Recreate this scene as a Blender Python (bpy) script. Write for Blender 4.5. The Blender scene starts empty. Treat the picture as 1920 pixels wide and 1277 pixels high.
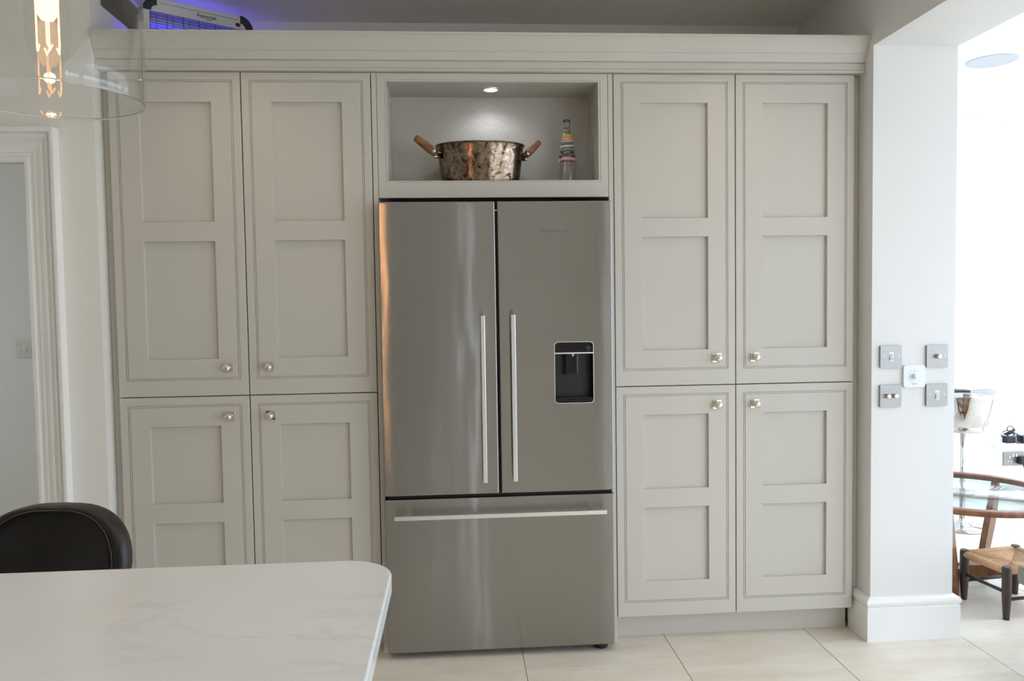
import bpy, bmesh, math, random
from mathutils import Vector, Matrix
random.seed(7)
sc = bpy.context.scene
COL = sc.collection

# ------------------------------------------------------------------ camera
cam_d = bpy.data.cameras.new('camera')
cam_d.sensor_fit = 'HORIZONTAL'; cam_d.sensor_width = 36.0
cam_d.lens = 1500.0 / 1920.0 * 36.0
cam_d.clip_start = 0.05; cam_d.clip_end = 200
cam = bpy.data.objects.new('camera', cam_d); COL.objects.link(cam)
R_ = (0.997437, -0.069944, -0.01508); U_ = (0.018319, 0.045898, 0.998778); F_ = (0.069167, 0.996494, -0.047062)
cam.matrix_world = Matrix(((R_[0], U_[0], -F_[0], 0.30681), (R_[1], U_[1], -F_[1], -3.10221),
                           (R_[2], U_[2], -F_[2], 1.36324), (0, 0, 0, 1)))
sc.camera = cam

# ------------------------------------------------------------------ sky, exposure
sc.view_settings.view_transform = 'Standard'; sc.view_settings.look = 'None'
sc.view_settings.gamma = 1.0; sc.view_settings.use_curve_mapping = False
sc.view_settings.exposure = 0.07
sc.cycles.use_denoising = True
sc.cycles.max_bounces = 12; sc.cycles.diffuse_bounces = 8; sc.cycles.transparent_max_bounces = 12
sc.cycles.sample_clamp_indirect = 6.0
W = bpy.data.worlds.new('overcast_sky'); sc.world = W; W.use_nodes = True
bg = W.node_tree.nodes['Background']
bg.inputs[0].default_value = (0.75, 0.855, 1.0, 1); bg.inputs[1].default_value = 4.5

def light(name, kind, loc, rot=(0, 0, 0), energy=10, color=(1, 1, 1), **kw):
    d = bpy.data.lights.new(name, kind); d.energy = energy; d.color = color
    portal = kw.pop('portal', False)
    for k, v in kw.items(): setattr(d, k, v)
    if portal: d.cycles.is_portal = True
    o = bpy.data.objects.new(name, d); o.location = loc; o.rotation_euler = rot; COL.objects.link(o); return o
H = math.pi / 2
def portal(name, loc, rot, sx, sy):
    light(name, 'AREA', loc, rot, 1, portal=True, shape='RECTANGLE', size=sx, size_y=sy)
portal('daylight_side', (6.12, -2.0, 1.2), (0, H, 0), 2.3, 6.4)
portal('daylight_front', (4.2, -5.62, 1.2), (H, 0, 0), 3.2, 2.3)
portal('daylight_back', (4.7, 1.92, 1.44), (-H, 0, 0), 1.9, 2.1)
portal('daylight_roof', (4.3, -1.0, 2.95), (0, 0, 0), 2.2, 5.0)
portal('hall_fill_portal', (-3.52, 0.62, 1.5), (0, -H, 0), 1.2, 0.9)
WARM = (1.0, 0.80, 0.55)
for i, (x, y) in enumerate(((-0.5, -0.42), (1.40, -0.42), (-1.7, -0.9), (-0.5, -3.6), (0.9, -3.6))):
    light('downlight_beam', 'SPOT', (x, y, 2.615), (0, 0, 0), 5.5, WARM, spot_size=math.radians(105), spot_blend=0.8, shadow_soft_size=0.03)
COOL_FILL, NEUT = (.84, .93, 1.0), (1.0, .93, .85)
for x, y, e, c in ((-0.55, -2.0, 5, COOL_FILL), (-1.4, -2.2, 5, COOL_FILL), (-.05, -2.1, 6, COOL_FILL), (0.85, -1.0, 20, NEUT), (1.3, -2.2, 24, NEUT), (1.3, -3.6, 24, NEUT)):
    light('overhead_fill', 'SPOT', (x, y, 2.615), (0, 0, 0), e, c, spot_size=math.radians(85), spot_blend=0.9, shadow_soft_size=0.04)  # added fill from above for worktop and floor, no known fittings
light('pendant_glow', 'POINT', (-.244, -1.946, 1.742), (0, 0, 0), 2.8, (1.0, .50, .20), shadow_soft_size=0.007)
light('niche_beam', 'SPOT', (0.46, 0.109, 2.200), (0, 0, 0), 1.6, (0.86, 0.9, 1.0), spot_size=math.radians(150), spot_blend=0.6, shadow_soft_size=0.02)

# ------------------------------------------------------------------ mesh helper
WLOC = {}
class MB:
    def __init__(s): s.v = []; s.f = []; s.sm = []
    def add(s, vs, fs, smooth=False):
        b = len(s.v); s.v += [tuple(v) for v in vs]
        for f in fs: s.f.append(tuple(b + i for i in f)); s.sm.append(smooth)
        return s
    def box(s, x0, x1, y0, y1, z0, z1, b=0.0):
        if b <= 0:
            s.add([(x0,y0,z0),(x1,y0,z0),(x1,y1,z0),(x0,y1,z0),(x0,y0,z1),(x1,y0,z1),(x1,y1,z1),(x0,y1,z1)],
                  [(0,3,2,1),(4,5,6,7),(0,1,5,4),(1,2,6,5),(2,3,7,6),(3,0,4,7)])
            return s
        bm = bmesh.new(); bmesh.ops.create_cube(bm, size=1)
        for v in bm.verts: v.co = ((x0+x1)/2 + v.co.x*(x1-x0), (y0+y1)/2 + v.co.y*(y1-y0), (z0+z1)/2 + v.co.z*(z1-z0))
        bmesh.ops.bevel(bm, geom=bm.edges[:], offset=b, segments=2, profile=0.6, affect='EDGES')
        return s.bm(bm)
    def bm(s, bm, smooth=False):
        bm.verts.index_update()
        s.add([v.co[:] for v in bm.verts], [[v.index for v in f.verts] for f in bm.faces], smooth); bm.free(); return s
    def lathe(s, prof, c=(0, 0, 0), n=32, sx=1.0, sy=1.0, smooth=True, axis='Z', cap0=False, cap1=False):
        vs = []
        for r, h in prof:
            for i in range(n):
                a = 2*math.pi*i/n; p, q = r*math.cos(a)*sx, r*math.sin(a)*sy
                if axis == 'Z': vs.append((c[0]+p, c[1]+q, c[2]+h))
                elif axis == 'Y': vs.append((c[0]+p, c[1]+h, c[2]+q))
                else: vs.append((c[0]+h, c[1]+p, c[2]+q))
        fs = []
        for k in range(len(prof)-1):
            for i in range(n):
                j = (i+1) % n
                fs.append((k*n+i, k*n+j, (k+1)*n+j, (k+1)*n+i))
        s.add(vs, fs, smooth)
        b = len(s.v) - len(vs)
        if cap0: s.f.append(tuple(b+i for i in range(n))); s.sm.append(False)
        if cap1: s.f.append(tuple(b+(len(prof)-1)*n+i for i in range(n))); s.sm.append(False)
        return s
    def tube(s, pts, r, n=10, cap=True, smooth=True):
        pts = [Vector(p) for p in pts]; rr = r if isinstance(r, (list, tuple)) else [r]*len(pts)
        vs = []; up = None
        for i, p in enumerate(pts):
            t = (pts[min(i+1, len(pts)-1)] - pts[max(i-1, 0)]).normalized()
            if up is None:
                up = Vector((0, 0, 1)) if abs(t.z) < .9 else Vector((1, 0, 0))
            u = (up - t*up.dot(t)).normalized(); w = t.cross(u); up = u
            for k in range(n):
                a = 2*math.pi*k/n; vs.append(p + (u*math.cos(a) + w*math.sin(a))*rr[i])
        fs = [(i*n+k, i*n+(k+1) % n, (i+1)*n+(k+1) % n, (i+1)*n+k) for i in range(len(pts)-1) for k in range(n)]
        s.add(vs, fs, smooth); b = len(s.v)-len(vs)
        if cap:
            s.f.append(tuple(b+k for k in range(n))); s.sm.append(False)
            s.f.append(tuple(b+(len(pts)-1)*n+k for k in range(n))); s.sm.append(False)
        return s
    def sphere(s, c, r, n=16, m=10, sz=(1, 1, 1)):
        bm = bmesh.new(); bmesh.ops.create_uvsphere(bm, u_segments=n, v_segments=m, radius=1)
        for v in bm.verts: v.co = (c[0]+v.co.x*r*sz[0], c[1]+v.co.y*r*sz[1], c[2]+v.co.z*r*sz[2])
        return s.bm(bm, True)
    def prism(s, poly, axis, a, b, smooth=False):
        # poly: 2-D outline; extruded along axis between a and b
        n = len(poly); vs = []
        for h in (a, b):
            for p, q in poly:
                vs.append({'X': (h, p, q), 'Y': (p, h, q), 'Z': (p, q, h)}[axis])
        s.add(vs, [tuple(range(n)), tuple(range(n, 2*n))]); bb = len(s.v)-2*n
        for i in range(n):
            j = (i+1) % n; s.f.append((bb+i, bb+j, bb+n+j, bb+n+i)); s.sm.append(smooth)
        return s
    def xf(s, M):
        s.v = [tuple(M @ Vector(v)) for v in s.v]; return s
    def mesh(s, name, mats, off=(0, 0, 0)):
        me = bpy.data.meshes.new(name)
        me.from_pydata([(v[0]-off[0], v[1]-off[1], v[2]-off[2]) for v in s.v], [], s.f)
        me.polygons.foreach_set('use_smooth', s.sm)
        bm = bmesh.new(); bm.from_mesh(me); bmesh.ops.recalc_face_normals(bm, faces=bm.faces[:]); bm.to_mesh(me); bm.free()
        for m in (mats if isinstance(mats, (list, tuple)) else [mats]): me.materials.append(m)
        me.update(); return me
    def build(s, name, mat, parent=None, at=None):
        """mesh is in world coordinates; origin goes to `at` (or the parent's origin / mesh base)"""
        if at is None:
            if parent is not None: at = WLOC[parent.name]
            else:
                xs, ys, zs = zip(*s.v)
                at = ((min(xs)+max(xs))/2, (min(ys)+max(ys))/2, min(zs))
        me = s.mesh(name, mat, at)
        return link(name, me, parent, at)

def link(name, data, parent=None, at=(0, 0, 0)):
    o = bpy.data.objects.new(name, data); COL.objects.link(o)
    if parent is not None:
        o.parent = parent; p = WLOC[parent.name]; o.location = (at[0]-p[0], at[1]-p[1], at[2]-p[2])
    else: o.location = at
    WLOC[o.name] = tuple(at); return o
def thing(name, label, cat, at=(0, 0, 0), group=None):
    o = link(name, None, None, at); return tag(o, label, cat, group)
def tag(o, label, cat, group=None):
    o['label'] = label; o['category'] = cat
    if group: o['group'] = group
    return o
def struct(o): o['kind'] = 'structure'; return o
def stuff(o): o['kind'] = 'stuff'; return o
def rrect(x0, x1, z0, z1, r, n=5):
    out = []
    for cx, cz, a0 in ((x1-r, z0+r, -90), (x1-r, z1-r, 0), (x0+r, z1-r, 90), (x0+r, z0+r, 180)):
        for k in range(n+1):
            a = math.radians(a0 + 90*k/n); out.append((cx+r*math.cos(a), cz+r*math.sin(a)))
    return out
def text(name, body, size, mat, parent, loc, rot=(H, 0, 0), depth=0.0004, align='CENTER', rotm=None, spacing=1.0, wrap=0):
    c = bpy.data.curves.new(name, 'FONT'); c.body = body; c.size = size; c.align_x = align; c.align_y = 'CENTER'
    c.extrude = depth; c.space_character = spacing; c.resolution_u = 3
    t = bpy.data.objects.new('tmp_text', c); COL.objects.link(t)
    dg = bpy.context.evaluated_depsgraph_get(); me = bpy.data.meshes.new_from_object(t.evaluated_get(dg))
    bpy.data.objects.remove(t); bpy.data.curves.remove(c)
    me.materials.clear(); me.materials.append(mat)
    if wrap:
        for v in me.vertices: q = v.co.x/wrap; v.co.z -= wrap*(1-math.cos(q)); v.co.x = wrap*math.sin(q)
    o = link(name, me, parent, loc)
    if rotm is not None: o.rotation_euler = rotm.to_euler()
    else: o.rotation_euler = rot
    return o

# ------------------------------------------------------------------ materials
def mat(name, col=(.8, .8, .8), rough=.5, metal=0.0, noise=0.0, nscale=8.0, bump=0.0, bscale=60.0, stretch=(1, 1, 1), **kw):
    m = bpy.data.materials.new(name); m.use_nodes = True; nt = m.node_tree; N = nt.nodes; L = nt.links
    p = N['Principled BSDF']; p.inputs['Base Color'].default_value = (*col, 1)
    p.inputs['Roughness'].default_value = rough; p.inputs['Metallic'].default_value = metal
    for k, v in kw.items(): p.inputs[k].default_value = v
    tc = N.new('ShaderNodeTexCoord'); mp = N.new('ShaderNodeMapping'); L.new(tc.outputs['Object'], mp.inputs[0])
    mp.inputs['Scale'].default_value = stretch
    if noise:
        n = N.new('ShaderNodeTexNoise'); n.inputs['Scale'].default_value = nscale; n.inputs['Detail'].default_value = 6
        L.new(mp.outputs[0], n.inputs[0]); r = N.new('ShaderNodeValToRGB'); L.new(n.outputs[0], r.inputs[0])
        r.color_ramp.elements[0].position = .3; r.color_ramp.elements[1].position = .7
        r.color_ramp.elements[0].color = (*[max(0, c*(1-noise)) for c in col], 1)
        r.color_ramp.elements[1].color = (*[min(1, c*(1+noise)) for c in col], 1)
        L.new(r.outputs[0], p.inputs['Base Color'])
    if bump:
        n = N.new('ShaderNodeTexNoise'); n.inputs['Scale'].default_value = bscale; n.inputs['Detail'].default_value = 4
        L.new(mp.outputs[0], n.inputs[0]); b = N.new('ShaderNodeBump'); b.inputs['Strength'].default_value = bump
        b.inputs['Distance'].default_value = .002; L.new(n.outputs[0], b.inputs['Height']); L.new(b.outputs[0], p.inputs['Normal'])
    return m
def nodes(m): return m.node_tree.nodes, m.node_tree.links, m.node_tree.nodes['Principled BSDF']
def emit(name, col, s):
    m = bpy.data.materials.new(name); m.use_nodes = True; N = m.node_tree.nodes; L = m.node_tree.links
    N.remove(N['Principled BSDF']); e = N.new('ShaderNodeEmission'); e.inputs[0].default_value = (*col, 1); e.inputs[1].default_value = s
    L.new(e.outputs[0], N['Material Output'].inputs[0]); return m

M = {}
M['paint'] = mat('cabinet_paint', (.57, .54, .485), .42, noise=.02, nscale=3, bump=.06, bscale=220, stretch=(1, 1, .15))
M['groove'] = M['paint']
M['wall'] = mat('wall_paint', (.80, .785, .735), .7, noise=.015, nscale=2, bump=.03, bscale=150)
M['pier'] = mat('pier_paint', (.775, .77, .76), .65, noise=.012, nscale=2, bump=.03, bscale=150)
M['hallwall'] = mat('hall_paint', (.78, .765, .725), .7, noise=.01, nscale=2)
M['ceil'] = mat('ceiling_paint', (.90, .87, .81), .8, noise=.012, nscale=2)
M['white'] = mat('white_gloss_paint', (.86, .86, .86), .35, noise=.01, nscale=4)
M['casing'] = mat('casing_paint', (.86, .845, .82), .4, noise=.01, nscale=4)
M['sunwall'] = mat('sunroom_paint', (.86, .86, .86), .7, noise=.01, nscale=2)
M['grout'] = mat('grout', (.40, .37, .32), .9, noise=.1, nscale=30)
M['outside'] = mat('terrace', (.55, .54, .50), .9, noise=.1, nscale=2)
M['frame_white'] = mat('window_frame', (.85, .86, .87), .4, noise=.01)
M['greydoor'] = mat('grey_door_paint', (.56, .56, .55), .45, noise=.02)
M['dark'] = mat('dark_void', (.012, .011, .010), .6, noise=.1)
M['blackgloss'] = mat('black_gloss', (.006, .006, .007), .12, noise=.1)
M['blackmatte'] = mat('black_plastic', (.007, .007, .008), .42, noise=.15, bump=.1, bscale=300)
M['rubber'] = mat('black_rubber', (.015, .015, .017), .7, noise=.1)
M['chrome'] = mat('chrome', (.62, .61, .60), .06, 1.0, noise=.01)
M['nickel'] = mat('polished_nickel', (.80, .74, .66), .09, 1.0, noise=.02)
M['satin'] = mat('satin_aluminium', (.80, .80, .79), .30, 1.0, noise=.02, nscale=40)
M['leather'] = mat('dark_brown_leather', (.010, .0075, .0065), .42, noise=.25, nscale=60, bump=.25, bscale=420)
M['stitch'] = mat('leather_piping', (.075, .055, .042), .5, noise=.1)
M['woodlegs'] = mat('dark_wood', (.045, .028, .020), .45, noise=.35, nscale=10, stretch=(6, 6, 1))
M['teak'] = mat('teak_wood', (.20, .075, .030), .38, noise=.35, nscale=7, stretch=(6, 6, 1))
M['pebble'] = mat('grey_green_fabric', (.30, .32, .27), .8, noise=.06, nscale=60, bump=.2, bscale=500)
M['housing'] = mat('white_plastic', (.62, .62, .62), .4, noise=.02)
M['island'] = mat('island_paint', (.80, .80, .78), .45, noise=.01)
M['redbtn'] = mat('red_button', (.12, .004, .010), .35, noise=.1)
M['ink'] = mat('grey_ink', (.05, .05, .06), .5, noise=.05)
M['etch'] = mat('etched_ink', (.10, .10, .10), .5, noise=.05)
M['blueink'] = mat('blue_ink', (.30, .36, .48), .5, noise=.05)
M['redink'] = mat('red_ink', (.55, .10, .05), .5, noise=.05)
M['paper'] = mat('white_card', (.78, .78, .80), .5, noise=.03)
M['wire'] = mat('black_cable', (.012, .013, .022), .45, noise=.1)
M['copperwood'] = mat('reddish_wood', (.24, .095, .038), .40, noise=.35, nscale=14, stretch=(1, 1, 3))
M['bronze'] = mat('old_bronze', (.16, .105, .075), .3, 1.0, noise=.4, nscale=50)
M['brass'] = mat('aged_brass', (.45, .30, .13), .3, 1.0, noise=.2, nscale=30)
M['spot_on'] = emit('lit_spot', (.93, .95, 1.0), 14)
M['filament'] = emit('hot_filament', (1.0, .36, .08), 13)
M['bulb_bloom'] = emit('bulb_bloom_glow', (1.0, .52, .20), 5)
M['uv'] = emit('uv_tube', (.10, .09, 1.0), 1.2)
M['screen'] = mat('dial_white', (.80, .84, .90), .4, noise=.01)
M['speaker'] = mat('speaker_mesh', (.60, .63, .68), .8, noise=.03, nscale=200)

# brushed steel: fine horizontal grain, large slow waves
m = mat('brushed_steel', (.345, .333, .322), .13, 1.0); N, L, p = nodes(m)
p.inputs['Anisotropic'].default_value = .9; p.inputs['Anisotropic Rotation'].default_value = .25
tg = N.new('ShaderNodeTangent'); tg.direction_type = 'RADIAL'; tg.axis = 'Z'; L.new(tg.outputs[0], p.inputs['Tangent'])
tc = N.new('ShaderNodeTexCoord')
mp2 = N.new('ShaderNodeMapping'); L.new(tc.outputs['Object'], mp2.inputs[0]); mp2.inputs['Scale'].default_value = (9, 1, 1.9)
n2 = N.new('ShaderNodeTexNoise'); n2.inputs['Scale'].default_value = 1.0; n2.inputs['Detail'].default_value = 1.5; L.new(mp2.outputs[0], n2.inputs[0])
b2 = N.new('ShaderNodeBump'); b2.inputs['Strength'].default_value = 1.0; b2.inputs['Distance'].default_value = .0016; L.new(n2.outputs[0], b2.inputs['Height'])
# hair-fine horizontal brush lines: every line tips the surface a little up or down
w1 = N.new('ShaderNodeTexWhiteNoise'); w1.noise_dimensions = '3D'; L.new(tc.outputs['Object'], w1.inputs['Vector'])
sp_ = N.new('ShaderNodeSeparateColor'); L.new(w1.outputs['Color'], sp_.inputs[0])
a1 = N.new('ShaderNodeMath'); a1.operation = 'ADD'; L.new(sp_.outputs[0], a1.inputs[0]); L.new(sp_.outputs[1], a1.inputs[1])
a2 = N.new('ShaderNodeMath'); a2.operation = 'MULTIPLY_ADD'; L.new(a1.outputs[0], a2.inputs[0]); a2.inputs[1].default_value = .42; a2.inputs[2].default_value = -.42
cx_ = N.new('ShaderNodeCombineXYZ'); L.new(a2.outputs[0], cx_.inputs[2])
va = N.new('ShaderNodeVectorMath'); va.operation = 'ADD'; L.new(b2.outputs[0], va.inputs[0]); L.new(cx_.outputs[0], va.inputs[1])
vn = N.new('ShaderNodeVectorMath'); vn.operation = 'NORMALIZE'; L.new(va.outputs[0], vn.inputs[0]); L.new(vn.outputs[0], p.inputs['Normal'])
M['steel'] = m
# brushed switch plates
m = mat('brushed_plate', (.33, .32, .305), .40, 1.0, noise=.06, nscale=30, stretch=(1, 1, 30), bump=.08, bscale=60); N, L, p = nodes(m)
p.inputs['Anisotropic'].default_value = .6
M['plate'] = m
M['hallplate_lightened'] = mat('hall_plate_lightened', (.62, .58, .53), .38, 1.0, noise=.05)  # plate metal with a lighter base to make up for the dim hall
# limestone tiles
m = mat('limestone', (.70, .63, .52), .42); N, L, p = nodes(m)
tc = N.new('ShaderNodeTexCoord'); oi = N.new('ShaderNodeObjectInfo'); va = N.new('ShaderNodeVectorMath'); va.operation = 'ADD'
L.new(tc.outputs['Object'], va.inputs[0])
vm = N.new('ShaderNodeVectorMath'); vm.operation = 'SCALE'; L.new(oi.outputs['Location'], vm.inputs[0]); vm.inputs['Scale'].default_value = 3.7
L.new(vm.outputs[0], va.inputs[1])
mp = N.new('ShaderNodeMapping'); mp.inputs['Scale'].default_value = (1.2, 4.0, 1); L.new(va.outputs[0], mp.inputs[0])
n1 = N.new('ShaderNodeTexNoise'); n1.inputs['Scale'].default_value = 2.2; n1.inputs['Detail'].default_value = 8; n1.inputs['Roughness'].default_value = .65; L.new(mp.outputs[0], n1.inputs[0])
cr = N.new('ShaderNodeValToRGB'); L.new(n1.outputs[0], cr.inputs[0])
cr.color_ramp.elements[0].position = .28; cr.color_ramp.elements[0].color = (.64, .57, .46, 1)
cr.color_ramp.elements[1].position = .72; cr.color_ramp.elements[1].color = (.80, .76, .68, 1)
n2 = N.new('ShaderNodeTexNoise'); n2.inputs['Scale'].default_value = 26; n2.inputs['Detail'].default_value = 3; L.new(va.outputs[0], n2.inputs[0])
c2 = N.new('ShaderNodeValToRGB'); L.new(n2.outputs[0], c2.inputs[0]); c2.color_ramp.elements[0].position = .20; c2.color_ramp.elements[0].color = (.55, .47, .36, 1); c2.color_ramp.elements[1].position = .27; c2.color_ramp.elements[1].color = (1, 1, 1, 1)
mx = N.new('ShaderNodeMixRGB'); mx.blend_type = 'MULTIPLY'; mx.inputs[0].default_value = .5; L.new(cr.outputs[0], mx.inputs[1]); L.new(c2.outputs[0], mx.inputs[2])
mr = N.new('ShaderNodeMapRange'); L.new(oi.outputs['Random'], mr.inputs[0]); mr.inputs['To Min'].default_value = .93; mr.inputs['To Max'].default_value = 1.05
hs = N.new('ShaderNodeHueSaturation'); L.new(mx.outputs[0], hs.inputs['Color']); L.new(mr.outputs[0], hs.inputs['Value']); L.new(hs.outputs[0], p.inputs['Base Color'])
M['tile'] = m
# white quartz with faint veins
m = mat('white_quartz', (.70, .73, .74), .16); N, L, p = nodes(m)
tc = N.new('ShaderNodeTexCoord'); n1 = N.new('ShaderNodeTexNoise'); n1.inputs['Scale'].default_value = 2.1; n1.inputs['Detail'].default_value = 9; n1.inputs['Roughness'].default_value = .62; n1.inputs['Distortion'].default_value = 1.2
mp = N.new('ShaderNodeMapping'); mp.inputs['Rotation'].default_value = (0, 0, .5); mp.inputs['Scale'].default_value = (1.2, 3, 1); L.new(tc.outputs['Object'], mp.inputs[0]); L.new(mp.outputs[0], n1.inputs[0])
cr = N.new('ShaderNodeValToRGB'); L.new(n1.outputs[0], cr.inputs[0]); E = cr.color_ramp.elements
E[0].position = .46; E[0].color = (.70, .73, .74, 1); E[1].position = .54; E[1].color = (.70, .73, .74, 1)
e = E.new(.50); e.color = (.63, .66, .67, 1)
n2 = N.new('ShaderNodeTexNoise'); n2.inputs['Scale'].default_value = 3.3; L.new(tc.outputs['Object'], n2.inputs[0])
c3 = N.new('ShaderNodeValToRGB'); L.new(n2.outputs[0], c3.inputs[0]); c3.color_ramp.elements[0].position = .48; c3.color_ramp.elements[1].position = .62
mx = N.new('ShaderNodeMixRGB'); L.new(c3.outputs[0], mx.inputs[0]); mx.inputs[1].default_value = (.70, .73, .74, 1); L.new(cr.outputs[0], mx.inputs[2]); L.new(mx.outputs[0], p.inputs['Base Color'])
M['quartz'] = m
# grained niche lining (painted open-grain oak)
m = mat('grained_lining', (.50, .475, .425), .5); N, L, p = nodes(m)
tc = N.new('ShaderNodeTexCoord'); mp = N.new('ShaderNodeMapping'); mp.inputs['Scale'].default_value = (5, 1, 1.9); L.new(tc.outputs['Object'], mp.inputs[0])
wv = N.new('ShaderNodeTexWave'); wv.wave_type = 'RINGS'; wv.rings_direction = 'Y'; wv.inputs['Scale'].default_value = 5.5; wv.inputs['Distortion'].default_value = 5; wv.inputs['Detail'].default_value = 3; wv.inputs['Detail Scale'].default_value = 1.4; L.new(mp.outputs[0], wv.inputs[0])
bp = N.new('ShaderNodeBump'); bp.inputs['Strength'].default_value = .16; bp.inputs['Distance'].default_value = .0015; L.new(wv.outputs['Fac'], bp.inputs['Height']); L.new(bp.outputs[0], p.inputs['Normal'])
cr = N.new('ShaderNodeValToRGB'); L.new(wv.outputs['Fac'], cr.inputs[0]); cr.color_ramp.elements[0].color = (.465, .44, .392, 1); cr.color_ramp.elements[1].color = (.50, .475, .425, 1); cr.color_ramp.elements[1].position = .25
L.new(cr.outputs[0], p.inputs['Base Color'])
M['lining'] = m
# tarnished copper
m = mat('tarnished_copper', (.5, .35, .2), .26, 1.0); N, L, p = nodes(m)
tc = N.new('ShaderNodeTexCoord'); mp = N.new('ShaderNodeMapping'); mp.inputs['Scale'].default_value = (1, 1, .8); L.new(tc.outputs['Object'], mp.inputs[0])
n1 = N.new('ShaderNodeTexNoise'); n1.inputs['Scale'].default_value = 30; n1.inputs['Detail'].default_value = 6; n1.inputs['Roughness'].default_value = .68; n1.inputs['Distortion'].default_value = .8; L.new(mp.outputs[0], n1.inputs[0])
cr = N.new('ShaderNodeValToRGB'); L.new(n1.outputs[0], cr.inputs[0]); E = cr.color_ramp.elements
E[0].position = .34; E[0].color = (.020, .016, .015, 1); E[1].position = .70; E[1].color = (.62, .50, .28, 1)
for ps, c in ((.42, (.10, .065, .045, 1)), (.49, (.30, .22, .13, 1)), (.53, (.12, .10, .085, 1)), (.58, (.38, .33, .28, 1)), (.62, (.30, .14, .075, 1))):
    e = E.new(ps); e.color = c
L.new(cr.outputs[0], p.inputs['Base Color'])
n2 = N.new('ShaderNodeTexNoise'); n2.inputs['Scale'].default_value = 30; L.new(tc.outputs['Object'], n2.inputs[0])
mr = N.new('ShaderNodeMapRange'); L.new(n2.outputs[0], mr.inputs[0]); mr.inputs['To Min'].default_value = .07; mr.inputs['To Max'].default_value = .34; L.new(mr.outputs[0], p.inputs['Roughness'])
b2 = N.new('ShaderNodeBump'); b2.inputs['Strength'].default_value = .35; b2.inputs['Distance'].default_value = .002; L.new(n2.outputs[0], b2.inputs['Height']); L.new(b2.outputs[0], p.inputs['Normal'])
M['copper'] = m
# rush seat
m = mat('woven_rush', (.52, .33, .17), .7); N, L, p = nodes(m)
tc = N.new('ShaderNodeTexCoord'); n1 = N.new('ShaderNodeTexNoise'); n1.inputs['Scale'].default_value = 90; L.new(tc.outputs['Object'], n1.inputs[0])
cr = N.new('ShaderNodeValToRGB'); L.new(n1.outputs[0], cr.inputs[0]); cr.color_ramp.elements[0].color = (.40, .20, .09, 1); cr.color_ramp.elements[1].color = (.74, .46, .26, 1); L.new(cr.outputs[0], p.inputs['Base Color'])
M['rush'] = m
# glass kinds
def glass(name, col=(1, 1, 1), ior=1.45, rough=0.0):
    m = mat(name, col, rough); N, L, p = nodes(m); p.inputs['Transmission Weight'].default_value = 1; p.inputs['IOR'].default_value = ior; return m
M['glass'] = glass('clear_glass', (.99, .99, .985), 1.45)
def thin_glass(name, tint=(1, 1, 1), refl=.08, graze=.9):
    m = bpy.data.materials.new(name); m.use_nodes = True; N = m.node_tree.nodes; L = m.node_tree.links
    N.remove(N['Principled BSDF']); t = N.new('ShaderNodeBsdfTransparent'); t.inputs[0].default_value = (*tint, 1)
    g = N.new('ShaderNodeBsdfGlossy'); g.inputs['Roughness'].default_value = .02; lw = N.new('ShaderNodeLayerWeight'); lw.inputs[0].default_value = .5; pw = N.new('ShaderNodeMath'); pw.operation = 'POWER'; pw.inputs[1].default_value = 5; L.new(lw.outputs['Facing'], pw.inputs[0]); f = N.new('ShaderNodeMath'); f.operation = 'MULTIPLY_ADD'; f.inputs[1].default_value = graze; f.inputs[2].default_value = refl*.5; L.new(pw.outputs[0], f.inputs[0])
    mx = N.new('ShaderNodeMixShader'); L.new(f.outputs[0], mx.inputs[0]); L.new(t.outputs[0], mx.inputs[1]); L.new(g.outputs[0], mx.inputs[2])
    L.new(mx.outputs[0], N['Material Output'].inputs[0]); return m
M['pane'] = thin_glass('window_pane')
M['shade'] = thin_glass('lamp_glass', (.985, .985, .98), .09)
M['bulb'] = thin_glass('bulb_glass', (.99, .98, .97), .0, .12)
M['tabletop'] = thin_glass('table_glass', (.86, .93, .92))
# bottle: clear glass printed with coloured stripes
m = glass('striped_bottle_glass', (.93, .95, .95)); N, L, p = nodes(m)
tc = N.new('ShaderNodeTexCoord'); sx = N.new('ShaderNodeSeparateXYZ'); L.new(tc.outputs['Object'], sx.inputs[0])
n1 = N.new('ShaderNodeTexNoise'); n1.inputs['Scale'].default_value = 22; n1.inputs['Detail'].default_value = 1; L.new(tc.outputs['Object'], n1.inputs[0])
ma = N.new('ShaderNodeMath'); ma.operation = 'MULTIPLY_ADD'; L.new(n1.outputs[0], ma.inputs[0]); ma.inputs[1].default_value = .022; L.new(sx.outputs[2], ma.inputs[2])
mr = N.new('ShaderNodeMapRange'); L.new(ma.outputs[0], mr.inputs[0]); mr.inputs['From Min'].default_value = .135; mr.inputs['From Max'].default_value = .305
cr = N.new('ShaderNodeValToRGB'); cr.color_ramp.interpolation = 'CONSTANT'; L.new(mr.outputs[0], cr.inputs[0]); E = cr.color_ramp.elements
ramp = [(0, (.9, .9, .9, 0)), (.03, (.75, .38, .38, 1)), (.085, (.9, .9, .9, 0)), (.13, (.08, .05, .06, 1)), (.165, (.9, .9, .9, 0)), (.24, (.05, .05, .05, 1)), (.265, (.9, .9, .9, 0)),
        (.35, (.75, .72, .74, 1)), (.38, (.08, .08, .08, 1)), (.40, (.85, .85, .85, 0)), (.47, (.7, .68, .7, 1)), (.50, (.5, .25, .22, 1)), (.53, (.75, .42, .36, 1)), (.565, (.80, .38, .12, 1)), (.625, (.70, .60, .10, 1)),
        (.655, (.25, .25, .25, 1)), (.675, (.9, .9, .9, 0)), (.72, (.25, .38, .10, 1)), (.755, (.9, .9, .9, 0)), (.82, (.15, .12, .2, 1)), (.835, (.9, .9, .9, 0)), (.93, (.10, .06, .30, 1)), (.955, (.9, .9, .9, 0))]
E[0].position = 0; E[0].color = ramp[0][1]; E[1].position = ramp[1][0]; E[1].color = ramp[1][1]
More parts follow.
